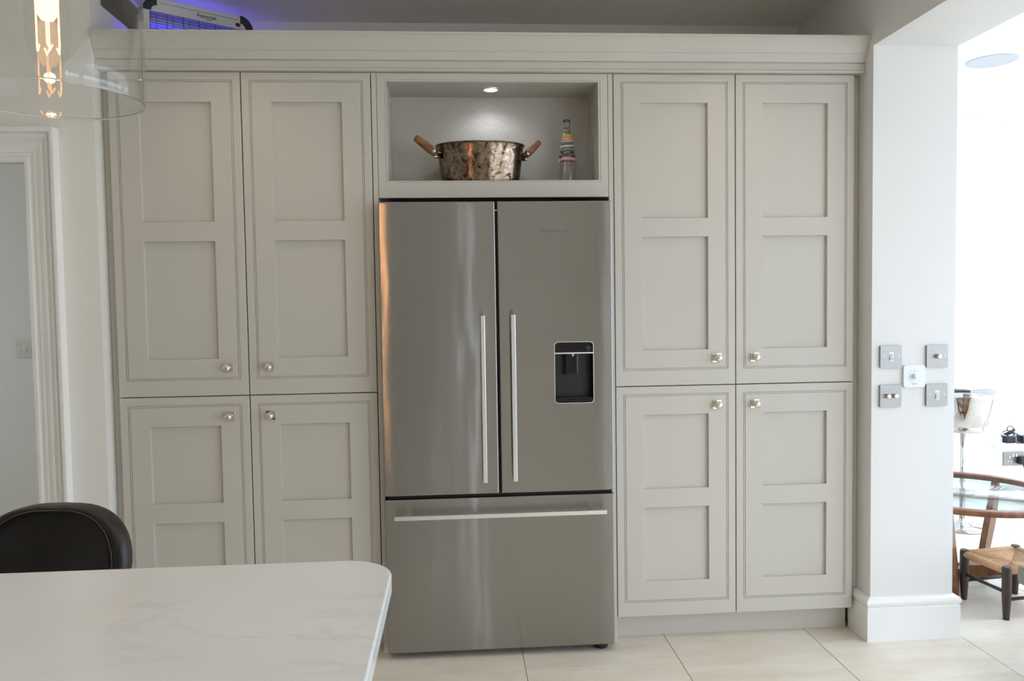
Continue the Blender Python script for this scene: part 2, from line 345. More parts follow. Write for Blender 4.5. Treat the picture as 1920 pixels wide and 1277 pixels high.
for ps, c in ramp[2:]:
    e = E.new(ps); e.color = c
L.new(cr.outputs[0], p.inputs['Base Color'])
iv = N.new('ShaderNodeMath'); iv.operation = 'MULTIPLY_ADD'; L.new(cr.outputs[1], iv.inputs[0]); iv.inputs[1].default_value = -.9; iv.inputs[2].default_value = 1; L.new(iv.outputs[0], p.inputs['Transmission Weight'])
M['bottle'] = m

# ------------------------------------------------------------------ the setting
CZ = 2.634           # kitchen ceiling
o = struct(MB().box(-3.6, 6.2, -5.75, 2.0, -.06, -.003).build('floor', M['grout'], at=(0, 0, 0))); floor = o
PX = .588; PL = .90; x0s = [.5405 + PX*k for k in range(-7, 10)]
offs = {}
for k, xa in enumerate(x0s):
    offs[k] = random.uniform(0, PL)
    if abs(xa-.5405) < .01: offs[k] = -.203 % PL
    if abs(xa-1.7165) < .01: offs[k] = -.079 % PL
    if abs(xa-1.1285) < .01: offs[k] = .42
    if abs(xa+.0475) < .01: offs[k] = -.62 % PL
tile_me = {}
def tile_mesh(w, l):
    key = (round(w, 4), round(l, 4))
    if key not in tile_me:
        mb = MB(); c = .0012
        mb.add([(0,0,-.008),(w,0,-.008),(w,l,-.008),(0,l,-.008),(0,0,-c),(w,0,-c),(w,l,-c),(0,l,-c),(c,c,0),(w-c,c,0),(w-c,l-c,0),(c,l-c,0)],
               [(0,1,5,4),(1,2,6,5),(2,3,7,6),(3,0,4,7),(4,5,9,8),(5,6,10,9),(6,7,11,10),(7,4,8,11),(8,9,10,11)])
        tile_me[key] = mb.mesh('tile', M['tile'])
    return tile_me[key]
for k, xa in enumerate(x0s):
    y = -5.7 - PL + (offs[k] + 5.7) % PL
    while y < 1.9:
        a, b = max(y, -5.7), min(y+PL, 1.95)
        if b-a > .03: link('tile', tile_mesh(PX-.0026, b-a-.0026), floor, (xa+.0013, a+.0013, 0))
        y += PL
struct(MB().box(-3.5, 1.96, -5.6, .7, CZ, CZ+.12).build('ceiling', M['ceil']))
struct(MB().box(-1.1, 2.0, .60, .70, 0, CZ).build('wall_back', M['wall']))
DX0, DX1, DZ = -2.03, -1.235, 1.913
mb = MB(); mb.box(-3.4, DX0-.01, -.045, .10, 0, CZ); mb.box(DX1+.01, -1.0, -.045, .10, 0, CZ); mb.box(DX0-.01, DX1+.01, -.045, .10, DZ+.01, CZ); mb.box(-1.12, -1.0, .10, .60, 0, CZ)
struct(mb.build('wall_left', M['wall']))
# pier, downstand beam and far pier: one plastered structure
PXA, PXB, PYF, BZ = 1.928, 2.267, -.08, 2.332
mb = MB(); mb.box(PXA, PXB, PYF, 1.9, 0, 2.8); mb.box(PXA, PXB, -4.7, PYF, BZ, 2.8); mb.box(PXA, PXB, -5.7, -4.7, 0, 2.8)
struct(mb.build('wall_right', M['pier']))
mb = MB(); mb.box(-3.5, .42, -5.7, -5.55, 0, CZ); mb.box(.53, PXA, -5.7, -5.55, 0, CZ); mb.box(.42, .53, -5.7, -5.55, 0, .1); mb.box(.42, .53, -5.7, -5.55, 2.2, CZ)
struct(mb.build('wall_front', M['wall']))
mb = MB(); mb.box(-3.5, -3.4, -5.6, .1, 0, CZ)
struct(mb.build('wall_end', M['wall']))
# hallway beyond the doorway
struct(MB().box(-3.6, -1.0, 1.15, 1.25, 0, 2.6).build('wall_hall', M['hallwall']))
mb = MB(); mb.box(-3.6, -3.5, .05, .17, 0, 2.5); mb.box(-3.6, -3.5, 1.07, 1.2, 0, 2.5); mb.box(-3.6, -3.5, .17, 1.07, 0, .9); mb.box(-3.6, -3.5, .17, 1.07, 2.1, 2.5)
struct(mb.build('wall_hall_end', M['hallwall']))
struct(MB().box(-1.12, -1.0, .62, 1.2, 0, 2.6).build('wall_hall_side', M['hallwall']))
struct(MB().box(-3.6, -1.0, .05, 1.2, 2.5, 2.62).build('ceiling', M['ceil']))
# sun room
SZ = 2.489
mb = MB(); mb.box(PXB, 6.1, -5.7, -3.6, SZ, SZ+.12); mb.box(PXB, 6.1, 1.41, 1.9, SZ, SZ+.12); mb.box(PXB, 3.29, -3.6, 1.41, SZ, SZ+.12); mb.box(5.3, 6.1, -3.6, 1.41, SZ, SZ+.12)
struct(mb.build('ceiling', M['sunwall']))
mb = MB(); mb.box(PXB, 3.78, 1.75, 1.9, 0, SZ); mb.box(5.6, 6.1, 1.75, 1.9, 0, SZ); mb.box(3.78, 5.6, 1.75, 1.9, 0, .40); mb.box(3.78, 5.6, 1.75, 1.9, 2.453, SZ)
struct(mb.build('wall_sunroom', M['sunwall']))
mb = MB(); mb.box(6.0, 6.1, -5.7, -5.2, 0, SZ); mb.box(6.0, 6.1, 1.2, 1.9, 0, SZ); mb.box(6.0, 6.1, -5.2, 1.2, 2.3, SZ)
struct(mb.build('wall_side', M['sunwall']))
mb = MB(); mb.box(PXB, 2.6, -5.7, -5.55, 0, SZ); mb.box(5.8, 6.1, -5.7, -5.55, 0, SZ); mb.box(2.6, 5.8, -5.7, -5.55, 2.3, SZ)
struct(mb.build('wall_garden', M['sunwall']))
struct(MB().box(-14, 16, -15, 12, -.30, -.07).build('terrace', M['outside']))

def window(name, axis, c, a0, a1, z0, z1, nx, nz=1, fw=.05):
    """framed window in plane axis = c, spanning a0..a1 and z0..z1"""
    w = struct(link(name, None, None, (c, a0, z0) if axis == 'X' else (a0, c, z0)))
    def bx(mb, p0, p1, q0, q1, t):
        if axis == 'X': mb.box(c-t, c+t, p0, p1, q0, q1)
        else: mb.box(p0, p1, c-t, c+t, q0, q1)
    f = MB(); bx(f, a0, a1, z0, z0+fw, .03); bx(f, a0, a1, z1-fw, z1, .03)
    xs = [a0 + (a1-a0)*k/nx for k in range(nx+1)]
    for i, x in enumerate(xs):
        lo = x if i == 0 else (x-fw if i == nx else x-fw/2); bx(f, lo, lo+fw, z0+fw, z1-fw, .03)
    f.build('frame', M['frame_white'], w)
    for i in range(nx):
        g = MB(); bx(g, xs[i]+fw*.5, xs[i+1]-fw*.5, z0+fw*.8, z1-fw*.8, .003)
        g.build('pane', M['pane'], w)
    return w
w1 = window('window_1', 'Y', 1.84, 3.78, 5.6, .424, 2.453, 2)
MB().box(3.71, 5.67, 1.66, 1.84, .397, .424, .006).build('sill', M['white'], w1)
window('window_2', 'X', 6.05, -5.2, 1.2, 0, 2.3, 5)
window('window_3', 'Y', -5.62, 2.6, 5.8, 0, 2.3, 3)
window('hall_fill_window', 'X', -3.55, .17, 1.07, .9, 2.1, 1)  # unseen window added to bring light into the hall
d6 = struct(link('added_reflection_door', None, None, (-.06, -5.545, 0)))  # unseen door added to give the fridge steel a darker reflected band
MB().box(-.46, .34, -5.55, -5.51, .005, 2.05, .003).build('leaf', M['greydoor'], d6)
for xa, xb in ((-.34, -.09), (-.03, .22)):
    for za, zb in ((.2, .85), (1.0, 1.9)): MB().box(xa, xb, -5.514, -5.502, za, zb, .004).build('panel', M['greydoor'], d6)
MB().tube([(.27, -5.505, 1.02), (.27, -5.46, 1.02), (.16, -5.46, 1.02)], .009, 8).build('door_handle', M['satin'], d6)
window('added_reflection_slit', 'Y', -5.62, .42, .53, .1, 2.2, 1, fw=.03)  # unseen slit added to put a bright reflected streak on the fridge
# roof lantern: upstand and glazed panes
w4 = struct(link('window_4', None, None, (4.3, -1.0, SZ)))
mb = MB(); mb.box(3.20, 3.29, -3.69, 1.50, SZ+.12, SZ+.34); mb.box(5.30, 5.39, -3.69, 1.50, SZ+.12, SZ+.34); mb.box(3.29, 5.30, 1.41, 1.50, SZ+.12, SZ+.34); mb.box(3.29, 5.30, -3.69, -3.60, SZ+.12, SZ+.34)
mb.build('upstand', M['sunwall'], w4)
for k in range(4):
    ya = -3.66 + k*1.28; MB().box(3.22, 5.37, ya+.02, ya+1.26, SZ+.35, SZ+.36).build('pane', M['pane'], w4)
mb = MB()
for k in range(5):
    ya = -3.66 + k*1.28; mb.box(3.20, 5.39, ya-.025, ya+.025, SZ+.34, SZ+.385)
mb.build('frame', M['frame_white'], w4)

# doorway casing (mitred profile) and lining
prof = [(-.012, .004), (-.012, -.012), (-.006, -.016), (.004, -.016), (.008, -.012), (.020, -.012), (.022, -.016), (.034, -.016), (.040, -.019), (.052, -.022), (.056, -.019),
        (.060, -.019), (.066, -.026), (.076, -.034), (.082, -.036), (.0845, -.030), (.088, -.030), (.091, -.042), (.098, -.046), (.107, -.046), (.107, .004)]
def casing(name, y, dirn):
    mb = MB(); vs = []
    for s, d in prof:
        yy = y + d*dirn
        vs += [(DX0-s, yy, 0), (DX0-s, yy, DZ+s), (DX1+s, yy, DZ+s), (DX1+s, yy, 0)]
    fs = []
    n = len(prof)
    for i in range(n-1):
        for k in range(3): fs.append((i*4+k, i*4+k+1, (i+1)*4+k+1, (i+1)*4+k))
    mb.add(vs, fs); return struct(mb.build(name, M['casing']))
casing('trim_1', -.045, 1)
mb = MB(); mb.box(DX1, DX1+.01, -.045, .10, 0, DZ); mb.box(DX0-.01, DX0, -.045, .10, 0, DZ); mb.box(DX0-.01, DX1+.01, -.045, .10, DZ, DZ+.01)
mb.box(DX1-.012, DX1, .0, .04, 0, DZ-.012); mb.box(DX0, DX1, .0, .04, DZ-.012, DZ)
struct(mb.build('trim_2', M['casing']))

# pier skirting, profile carried round the three faces
sk = [(-.003, 0), (.022, 0), (.022, .132), (.018, .136), (.020, .140), (.0245, .147), (.0255, .156), (.022, .165), (.014, .170), (.006, .173), (-.003, .174)]
mb = MB(); vs = []
for d, z in sk: vs += [(PXA-d, .058, z), (PXA-d, PYF-d, z), (PXB+d, PYF-d, z), (PXB+d, 1.75, z)]
mb.add(vs, [(i*4+k, i*4+k+1, (i+1)*4+k+1, (i+1)*4+k) for i in range(len(sk)-1) for k in range(3)])
struct(mb.build('baseboard_right', M['white']))
mb = MB(); vs = []
for d, z in sk: vs += [(PXB, 1.75-d, z), (6.0, 1.75-d, z)]
mb.add(vs, [(i*2, i*2+1, i*2+3, i*2+2) for i in range(len(sk)-1)])
struct(mb.build('baseboard_sunroom', M['white']))
mb = MB(); vs = []
for d, z in sk: vs += [(-1.128, -.045-d, z), (-1.0, -.045-d, z), (-1.0, .06, z)]
mb.add(vs, [(i*3, i*3+1, i*3+4, i*3+3) for i in range(len(sk)-1)])
struct(mb.build('baseboard_left', M['white']))

# ------------------------------------------------------------------ cabinet doors
DW = .4800
def rings_mesh(mb, rings):
    vs = []
    for (x0, x1, z0, z1, y) in rings: vs += [(x0, y, z0), (x1, y, z0), (x1, y, z1), (x0, y, z1)]
    mb.add(vs, [(i*4+k, i*4+(k+1) % 4, (i+1)*4+(k+1) % 4, (i+1)*4+k) for i in range(len(rings)-1) for k in range(4)])
def door_mesh(w, h, bl, bb, bt, panels):
    mb = MB()
    def rc(i, y): return (i, w-i, i, h-i, y)
    def bd(i, y): return (bl+i, w-bl-i, bb+i, h-bt-i, y)
    rings = [rc(0, .022), rc(0, .0012), rc(.0012, 0), bd(0, 0), bd(.0003, .0036), bd(.0021, .0036), bd(.0026, .0002), bd(.0062, .0002), bd(.0067, .0036), bd(.0085, .0036), bd(.0088, 0)]
    rings_mesh(mb, rings)
    x0, x1, z0, z1 = bl+.0088, w-bl-.0088, bb+.0088, h-bt-.0088
    px0, px1 = panels[0][0], panels[0][1]
    zs = [z0]
    for p_ in panels: zs += [p_[2], p_[3]]
    zs.append(z1)
    xs = [x0, px0, px1, x1]
    for i in range(3):
        for j in range(len(zs)-1):
            if i == 1 and j % 2 == 1: continue
            mb.add([(xs[i], 0, zs[j]), (xs[i+1], 0, zs[j]), (xs[i+1], 0, zs[j+1]), (xs[i], 0, zs[j+1])], [(0, 1, 2, 3)])
    for (a, b, c, d) in panels:
        rings_mesh(mb, [(a, b, c, d, 0), (a+.0008, b-.0008, c+.0008, d-.0008, .0010), (a+.0008, b-.0008, c+.0008, d-.0008, .015)])
    mb.add([(0, .022, 0), (w, .022, 0), (w, .022, h), (0, .022, h)], [(0, 1, 2, 3)])
    me = mb.mesh('door', M['paint'])
    bm = bmesh.new(); bm.from_mesh(me); bmesh.ops.remove_doubles(bm, verts=bm.verts[:], dist=1e-5); bmesh.ops.recalc_face_normals(bm, faces=bm.faces[:]); bm.to_mesh(me); bm.free()
    return me
ZU0, ZU1, ZL0, ZL1 = 1.0278, 2.2415, .102, 1.0242
up_p = [(.108, DW-.108, 1.167-ZU0, 1.6135-ZU0), (.108, DW-.108, 1.685-ZU0, 2.1325-ZU0)]
lo_p = [(.108, DW-.108, .2415-ZL0, .5415-ZL0), (.108, DW-.108, .6145-ZL0, .9125-ZL0)]
me_up = door_mesh(DW, ZU1-ZU0, .0285, .0605, .0285, up_p)
me_lo = door_mesh(DW, ZL1-ZL0, .0285, .0565, .0300, lo_p)
def panel_me(p_): return MB().box(0, p_[1]-p_[0]+.006, 0, .004, 0, p_[3]-p_[2]+.006).mesh('panel', M['paint'])
pm = {('u', i): panel_me(q) for i, q in enumerate(up_p)}; pm.update({('l', i): panel_me(q) for i, q in enumerate(lo_p)})
kb = MB(); kb.box(-.0175, .0175, -.003, 0, -.0175, .0175, .001)
kpl = kb.mesh('knob_plate', M['nickel'])
kb = MB(); kb.lathe([(.0095, 0), (.0075, -.004), (.0065, -.010), (.0085, -.0125), (.0130, -.0155), (.0155, -.021), (.0150, -.0265), (.0120, -.031), (.007, -.0335), (.0, -.0342)], n=28, axis='Y')
kme = kb.mesh('knob', M['nickel'])

def tall_cabinet(x0, label, hinge_out):
    root = thing('tall_cabinet', label, 'cabinet', (x0+.484, .30, 0))
    mb = MB(); mb.box(x0+.003, x0+.021, .0235, .595, .100, 2.240); mb.box(x0+.947, x0+.965, .0235, .595, .100, 2.240); mb.box(x0+.021, x0+.947, .0235, .595, .100, .118); mb.box(x0+.021, x0+.947, .0235, .595, 2.222, 2.240); mb.box(x0+.021, x0+.947, .585, .595, .118, 2.222); mb.box(x0+.021, x0+.947, .060, .585, 1.017, 1.035)
    mb.build('body', M['paint'], root)
    mb = MB(); mb.box(x0, x0+.968, .060, .078, 0, .100); mb.build('plinth', M['paint'], root)
    for c in (0, 1):
        for kind, me, z, ps in (('u', me_up, ZU0, up_p), ('l', me_lo, ZL0, lo_p)):
            dx = x0 + c*.484 + .0020
            d = link('door', me, root, (dx, 0, z))
            for i, q in enumerate(ps): link('panel', pm[(kind, i)], d, (dx+q[0]-.003, .0142, z+q[2]-.003))
            kx = x0 + .484 + (-.0765 if c == 0 else .0765)
            kz = 1.1335 if kind == 'u' else .9475
            kx = kx + (.0005 if c else -.0005)
            link('knob_plate', kpl, d, (kx, -.0002, kz)); link('knob', kme, d, (kx, -.0032, kz))
    return root
cl = tall_cabinet(-.968, 'tall warm grey larder cabinet with four panelled doors left of the steel refrigerator', 0)
MB().box(.0015, .0200, .0, .595, 0, 2.2415, .0008).build('end_panel', M['paint'], cl)
MB().box(-.998, -.970, .030, .050, 0, 2.2415).build('filler', M['paint'], cl)
crr = tall_cabinet(.928, 'tall warm grey larder cabinet with four panelled doors between refrigerator and white pier', 1)
MB().box(.9085, .9265, .0, .595, 0, 2.2415, .0008).build('end_panel', M['paint'], crr)
MB().box(1.898, 1.926, .030, .050, .175, 2.2415).build('filler', M['paint'], crr)

# bridging unit above the refrigerator
NX0, NX1, NZ0, NZ1 = .0215, .9070, 1.770, 2.2415
OX0, OX1, OZ0, OZ1 = .058, .870, 1.835, 2.2098
br = thing('niche_cabinet', 'warm grey open display niche cabinet bridging over the steel refrigerator', 'cabinet', ((NX0+NX1)/2, .3, NZ0))
mb = MB()
rings_mesh(mb, [(NX0, NX1, NZ0, NZ1, .022), (NX0, NX1, NZ0, NZ1, .0008), (NX0+.0008, NX1-.0008, NZ0+.0008, NZ1-.0008, 0), (OX0-.008, OX1+.0085, OZ0-.006, OZ1+.0075, 0),
                (OX0-.0072, OX1+.0077, OZ0-.0052, OZ1+.0067, .0022), (OX0-.0058, OX1+.0063, OZ0-.004, OZ1+.0053, .0022), (OX0-.005, OX1+.0055, OZ0-.0034, OZ1+.0046, .0004), (OX0, OX1, OZ0, OZ1, .0004), (OX0, OX1, OZ0, OZ1, .022)])
mb.build('face_frame', M['paint'], br)
MB().box(OX0-.018, OX0, .022, .25, 1.790, OZ1+.018).build('side_panel', M['lining'], br)
MB().box(OX1, OX1+.018, .022, .25, 1.790, OZ1+.018).build('side_panel', M['lining'], br)
MB().box(OX0, OX1, .022, .25, OZ1, OZ1+.018).build('top_panel', M['lining'], br)
MB().box(OX0, OX1, .022, .25, 1.782, 1.800).build('shelf', M['lining'], br)
MB().box(OX0, OX1, .236, .25, 1.800, OZ1).build('back_panel', M['lining'], br)
t = thing('niche_spotlight', 'small round lit spotlight in the top of the display niche', 'light', (.46, .109, OZ1-.004))
MB().lathe([(.026, 0), (.034, 0), (.0345, .002), (.0345, .0039)], (.46, .109, OZ1-.004), 28).build('ring', M['satin'], t)
MB().lathe([(.0, .001), (.0265, .001)], (.46, .109, OZ1-.004), 28).build('lens', M['spot_on'], t)

# cornice: one run over all the cabinets
cp = [(.022, 2.2435), (-.019, 2.2435), (-.0225, 2.2450), (-.0235, 2.2485), (-.0225, 2.2520), (-.0185, 2.2540), (-.0175, 2.2560), (-.0175, 2.2805), (-.0150, 2.2815), (-.0150, 2.2830), (-.0235, 2.2830), (-.0245, 2.2880), (-.0270, 2.2960), (-.0310, 2.3050), (-.0340, 2.3100), (-.0345, 2.3130), (-.0375, 2.3140),
      (-.0380, 2.3180), (-.0405, 2.3270), (-.0460, 2.3400), (-.0545, 2.3540), (-.0635, 2.3640), (-.0685, 2.3665), (-.0700, 2.3690), (-.0700, 2.3735), (.022, 2.3735)]
mb = MB().prism(cp, 'X', -.998, 1.927)
tag(mb.build('cornice', M['paint']), 'long moulded grey cornice running along the top of the cabinets', 'cornice')

# ------------------------------------------------------------------ refrigerator
FX0, FX1, FY = .0235, .904, -.075
fr = thing('refrigerator', 'wide stainless steel french door refrigerator with water dispenser and lower freezer drawer', 'refrigerator', (.464, .25, 0))
mb = MB(); mb.box(.030, .898, -.010, .58, .035, 1.735); mb.build('body', M['dark'], fr)
mb = MB(); mb.box(.034, .894, -.050, -.008, .622, .637); mb.box(.4595, .4675, -.055, -.008, .64, 1.738); mb.box(.034, .894, -.05, -.01, 1.735, 1.742); mb.build('gasket', M['dark'], fr)
MB().box(.4592, .4678, -.062, -.056, 1.712, 1.7155).build('catch', M['satin'], fr)
def convex(x):  # front face falls back very gently near the outer edges
    d = min(x-FX0, FX1-x); t = max(0, 1-d/.075); return .0013*t*t
def skin(x0, x1, z0, z1, hole=None, name='door', edge=.004):
    """steel leaf: front with softened edges, optional rounded rectangular hole (x0,x1,z0,z1,r)"""
    mb = MB(); n = 26
    xs = sorted(set([x0+edge + (x1-x0-2*edge)*k/n for k in range(n+1)] + (list(hole[:2]) if hole else []) + ([hole[0]+hole[4], hole[1]-hole[4]] if hole else [])))
    if hole: xs = [x for x in xs if not (hole[0] < x < hole[1]) or x in (hole[0]+hole[4], hole[1]-hole[4])]
    zs = [z0+edge] + ([hole[2], hole[2]+hole[4], hole[3]-hole[4], hole[3]] if hole else []) + [z1-edge]
    for i in range(len(xs)-1):
        for j in range(len(zs)-1):
            a, b, c, d = xs[i], xs[i+1], zs[j], zs[j+1]
            if hole and a >= hole[0]-1e-9 and b <= hole[1]+1e-9 and c >= hole[2]-1e-9 and d <= hole[3]+1e-9: continue
            mb.add([(a, FY+convex(a), c), (b, FY+convex(b), c), (b, FY+convex(b), d), (a, FY+convex(a), d)], [(0, 1, 2, 3)], True)
    if hole:
        hx0, hx1, hz0, hz1, r = hole
        for cx, cz, kx, kz, a0 in ((hx1-r, hz0+r, hx1, hz0, -90), (hx1-r, hz1-r, hx1, hz1, 0), (hx0+r, hz1-r, hx0, hz1, 90), (hx0+r, hz0+r, hx0, hz0, 180)):
            pts = [(cx+r*math.cos(math.radians(a0+90*k/5)), FY+.0001, cz+r*math.sin(math.radians(a0+90*k/5))) for k in range(6)]
            mb.add([(kx, FY, kz)] + pts, [(0, k, k+1) for k in range(1, 6)], True)
        ol = rrect(hx0, hx1, hz0, hz1, r)
        m_ = len(ol); mb.add([(p_, FY, q_) for p_, q_ in ol] + [(p_, FY+.02, q_) for p_, q_ in ol], [(k, (k+1) % m_, m_+(k+1) % m_, m_+k) for k in range(m_)])
    # softened rim, sides
    prof_ = [(edge, 0), (edge*.3, edge*.25), (0, edge), (0, .060)]
    def loop(ins, dy):
        pts = []
        for x in xs: X = x0+edge + (x-x0-edge)/(x1-x0-2*edge)*(x1-x0-2*edge); pts.append((X, FY+convex(X)+dy, z0+ins))
        return pts
    ringv = []
    for ins, dy in prof_:
        def yv(x): return FY + (convex(min(max(x, x0+edge), x1-edge))+dy if dy < .05 else .060)
        pts = [(x0+ins, z0+ins)] + [(x, z0+ins) for x in xs[1:-1]] + [(x1-ins, z0+ins), (x1-ins, z1-ins)] + [(x, z1-ins) for x in reversed(xs[1:-1])] + [(x0+ins, z1-ins)]
        ringv.append([(px_, yv(px_), pz_) for px_, pz_ in pts])
    m_ = len(ringv[0]); allv = [v for r_ in ringv for v in r_]
    mb.add(allv, [(i*m_+k, i*m_+(k+1) % m_, (i+1)*m_+(k+1) % m_, (i+1)*m_+k) for i in range(len(ringv)-1) for k in range(m_)], False)
    me = mb.mesh(name, M['steel'], WLOC[fr.name])
    bm = bmesh.new(); bm.from_mesh(me); bmesh.ops.remove_doubles(bm, verts=bm.verts[:], dist=2e-5); bmesh.ops.recalc_face_normals(bm, faces=bm.faces[:]); bm.to_mesh(me); bm.free()
    me.shade_smooth(); me.set_sharp_from_angle(angle=math.radians(12))
    return link(name, me, fr, WLOC[fr.name])
HX = (.680, .8275, .9775, 1.2095, .013)
d1 = skin(FX0, .459, .6355, 1.7455); d2 = skin(.468, FX1, .6355, 1.7455, HX); d3 = skin(FX0, FX1, .028, .6225, name='freezer_drawer')
def bar_handle(x0, x1, z0, z1, parent, vert):
    mb = MB(); mb.box(x0, x1, -.1255, -.111, z0, z1, .0015)
    if vert:
        for za in (z0+.03, z1-.055): mb.box(x0+.002, x1-.002, -.1115, FY+.001, za, za+.025)
    else:
        for xa in (x0+.035, x1-.06): mb.box(xa, xa+.025, -.1115, FY+.001, z0+.002, z1-.002)
    return mb.build('handle', M['satin'], parent)
bar_handle(.3975, .4130, .688, 1.317, d1, True); bar_handle(.5110, .5272, .690, 1.319, d2, True); bar_handle(.063, .8656, .5545, .5705, d3, False)
# water dispenser set in the right door
dp = link('dispenser', None, fr, (.754, FY, .9775))
hx0, hx1, hz0, hz1, r = HX
def ringplate(mb, o_, i_, y):
    m_ = len(o_); mb.add([(p_, y, q_) for p_, q_ in o_] + [(p_, y, q_) for p_, q_ in i_], [(k, (k+1) % m_, m_+(k+1) % m_, m_+k) for k in range(m_)])
mb = MB(); ol = rrect(hx0-.0022, hx1+.0022, hz0-.0022, hz1+.0022, r+.0022); il = rrect(hx0, hx1, hz0, hz1, r)
ringplate(mb, ol, il, FY-.0012); m_ = len(ol)
mb.add([(p_, FY-.0012, q_) for p_, q_ in ol]+[(p_, FY+.004, q_) for p_, q_ in ol], [(k, (k+1) % m_, m_+(k+1) % m_, m_+k) for k in range(m_)])
mb.add([(p_, FY-.0012, q_) for p_, q_ in il]+[(p_, FY+.012, q_) for p_, q_ in il], [(k, (k+1) % m_, m_+(k+1) % m_, m_+k) for k in range(m_)])
mb.build('bezel', M['satin'], dp)
# recess shell
mb = MB(); a = rrect(hx0+.0008, hx1-.0008, hz0+.0008, hz1-.0008, r); b = rrect(hx0+.006, hx1-.006, hz0+.010, hz1-.005, .010)
mb.add([(p_, FY+.001, q_) for p_, q_ in a]+[(p_, FY+.050, q_) for p_, q_ in b], [(k, (k+1) % m_, m_+(k+1) % m_, m_+k) for k in range(m_)]+[tuple(range(m_, 2*m_))])
mb.build('recess', M['blackmatte'], dp)
top_ol = [(p_, q_) for p_, q_ in rrect(hx0+.0006, hx1-.0006, 1.1705, hz1-.0006, .0125)]
top_ol = [(hx0+.0006, 1.1705) if (p_ < hx0+.013 and q_ < 1.183) else ((hx1-.0006, 1.1705) if (p_ > hx1-.013 and q_ < 1.183) else (p_, q_)) for p_, q_ in top_ol]
ded = [top_ol[0]]
for q in top_ol[1:]:
    if q != ded[-1]: ded.append(q)
if ded[0] == ded[-1]: ded.pop()
mb = MB().prism(ded, 'Y', FY-.0008, FY+.03); cpn = mb.build('control_panel', M['blackgloss'], dp)
MB().box(hx0+.0004, hx1-.0004, FY-.0014, FY+.02, 1.1655, 1.1705).build('chrome_strip', M['satin'], dp)
MB().box(.7215, .7735, FY+.022, FY+.044, 1.082, 1.1655, .006).build('paddle', M['blackgloss'], dp)
MB().lathe([(.005, 0), (.005, .014)], (.752, FY+.024, 1.1525), 12, cap0=True).build('nozzle', M['satin'], dp)
MB().box(hx0+.003, hx1-.003, FY+.0025, FY+.048, hz0+.003, hz0+.020, .003).build('drip_tray', M['blackgloss'], dp)
mb = MB().lathe([(.0058, 0), (.0068, -.0003), (.0075, 0)], (.8085, FY-.0009, 1.1865), 24, axis='Y'); mb.build('filter_symbol', M['etch'], dp)
text('filter_number', '2', .0085, M['etch'], dp, (.8085, FY-.0010, 1.1865)); text('filter_caption', 'filter', .0035, M['etch'], dp, (.8085, FY-.0010, 1.1760))
text('brand_lettering', 'FISHER&PAYKEL', .0125, M['etch'], fr, (.6875, FY-.0004, 1.633), spacing=1.35)
for xa, ya in ((.105, .03), (.855, -.030)):
    MB().lathe([(.020, 0), (.026, .004), (.026, .020), (.016, .024), (.016, .040)], (xa, ya, 0), 20, cap0=True, cap1=True).build('foot', M['rubber'], fr)
for xa in (.075, .855):
    MB().lathe([(.026, 0), (.026, .04)], (xa, .50, 0), 16, cap0=True, cap1=True).build('foot', M['rubber'], fr)

# ------------------------------------------------------------------ copper pan and bottle in the niche
pc = (.4145, .118, 1.800); A, B = .172, .108
pan = thing('preserving_pan', 'tarnished oval copper pan with two wooden handles standing in the display niche', 'pan', pc)
k = B/A
mb = MB(); mb.lathe([(.0, .0), (.120, 0), (.142, .004), (.150, .014), (.157, .060), (.165, .120), (.1715, .176), (.1745, .184), (.176, .187), (.1745, .1895), (.171, .187), (.1665, .172), (.160, .120), (.151, .050), (.140, .012), (.0, .008)], pc, 64, 1.0, k)
mb.build('bowl', M['copper'], pan)
mb = MB(); mb.lathe([(.1755+.0032*math.cos(a_), .187+.0032*math.sin(a_)) for a_ in [2*math.pi*i/8 for i in range(9)]], pc, 64, 1.0, k); mb.build('rim', M['bronze'], pan)
def pan_handle(s):
    h = link('handle', None, pan, pc)
    x_in = .169 if s < 0 else .178; bx = pc[0] + s*x_in
    y = pc[1]-.045 if s < 0 else pc[1]+.015
    # wooden grip rising outwards
    p0 = Vector((bx + s*.002, y, 1.950)); p1 = Vector((pc[0]+s*(.255 if s < 0 else .243), y+(-.012 if s < 0 else .02), 2.012))
    rr = .0165 if s < 0 else .0135
    ps = [p0.lerp(p1, t_) for t_ in (0, .03, .25, .55, .85, .97, 1)]
    MB().tube(ps, [rr*.80, rr*.92, rr*1.12, rr*1.05, rr*.88, rr*.80, rr*.55], 14).build('grip', M['copperwood'], h)
    mb = MB(); mb.sphere((bx+s*.012, y-.019, 1.957), .0085, 14, 8); mb.sphere((bx+s*.006, y-.006, 1.938), .0075, 14, 8)
    mb.tube([(bx+s*.012, y-.014, 1.957), (bx+s*.0, y+.012, 1.957)], .005, 8)
    mb.build('rivet', M['nickel'], h)
    mb = MB(); mb.tube([(bx-s*.018, y+.0, 1.953), (bx-s*.004, y-.006, 1.955), (bx+s*.012, y-.010, 1.957)], [.010, .0085, .010], 10)
    mb.tube([(bx-s*.012, y+.004, 1.940), (bx+s*.006, y-.004, 1.938)], .007, 8)
    mb.build('bracket', M['bronze'], h)
pan_handle(-1); pan_handle(1)
bc = (.765, .130, 1.800)
bot = thing('glass_bottle', 'clear glass water bottle with coloured stripes beside the copper pan', 'bottle', bc)
mb = MB(); mb.lathe([(.0, .002), (.030, .0), (.036, .004), (.0395, .012), (.0395, .070), (.0385, .105), (.0350, .140), (.0295, .175), (.0230, .210), (.0175, .240), (.0148, .258), (.0138, .272), (.0138, .278), (.0152, .280), (.0152, .287), (.0140, .290), (.0140, .2935), (.0110, .2935), (.0110, .262),
     (.0150, .238), (.0205, .210), (.0270, .175), (.0325, .140), (.0362, .100), (.0372, .070), (.0372, .014), (.030, .006), (.0, .010)], bc, 40)
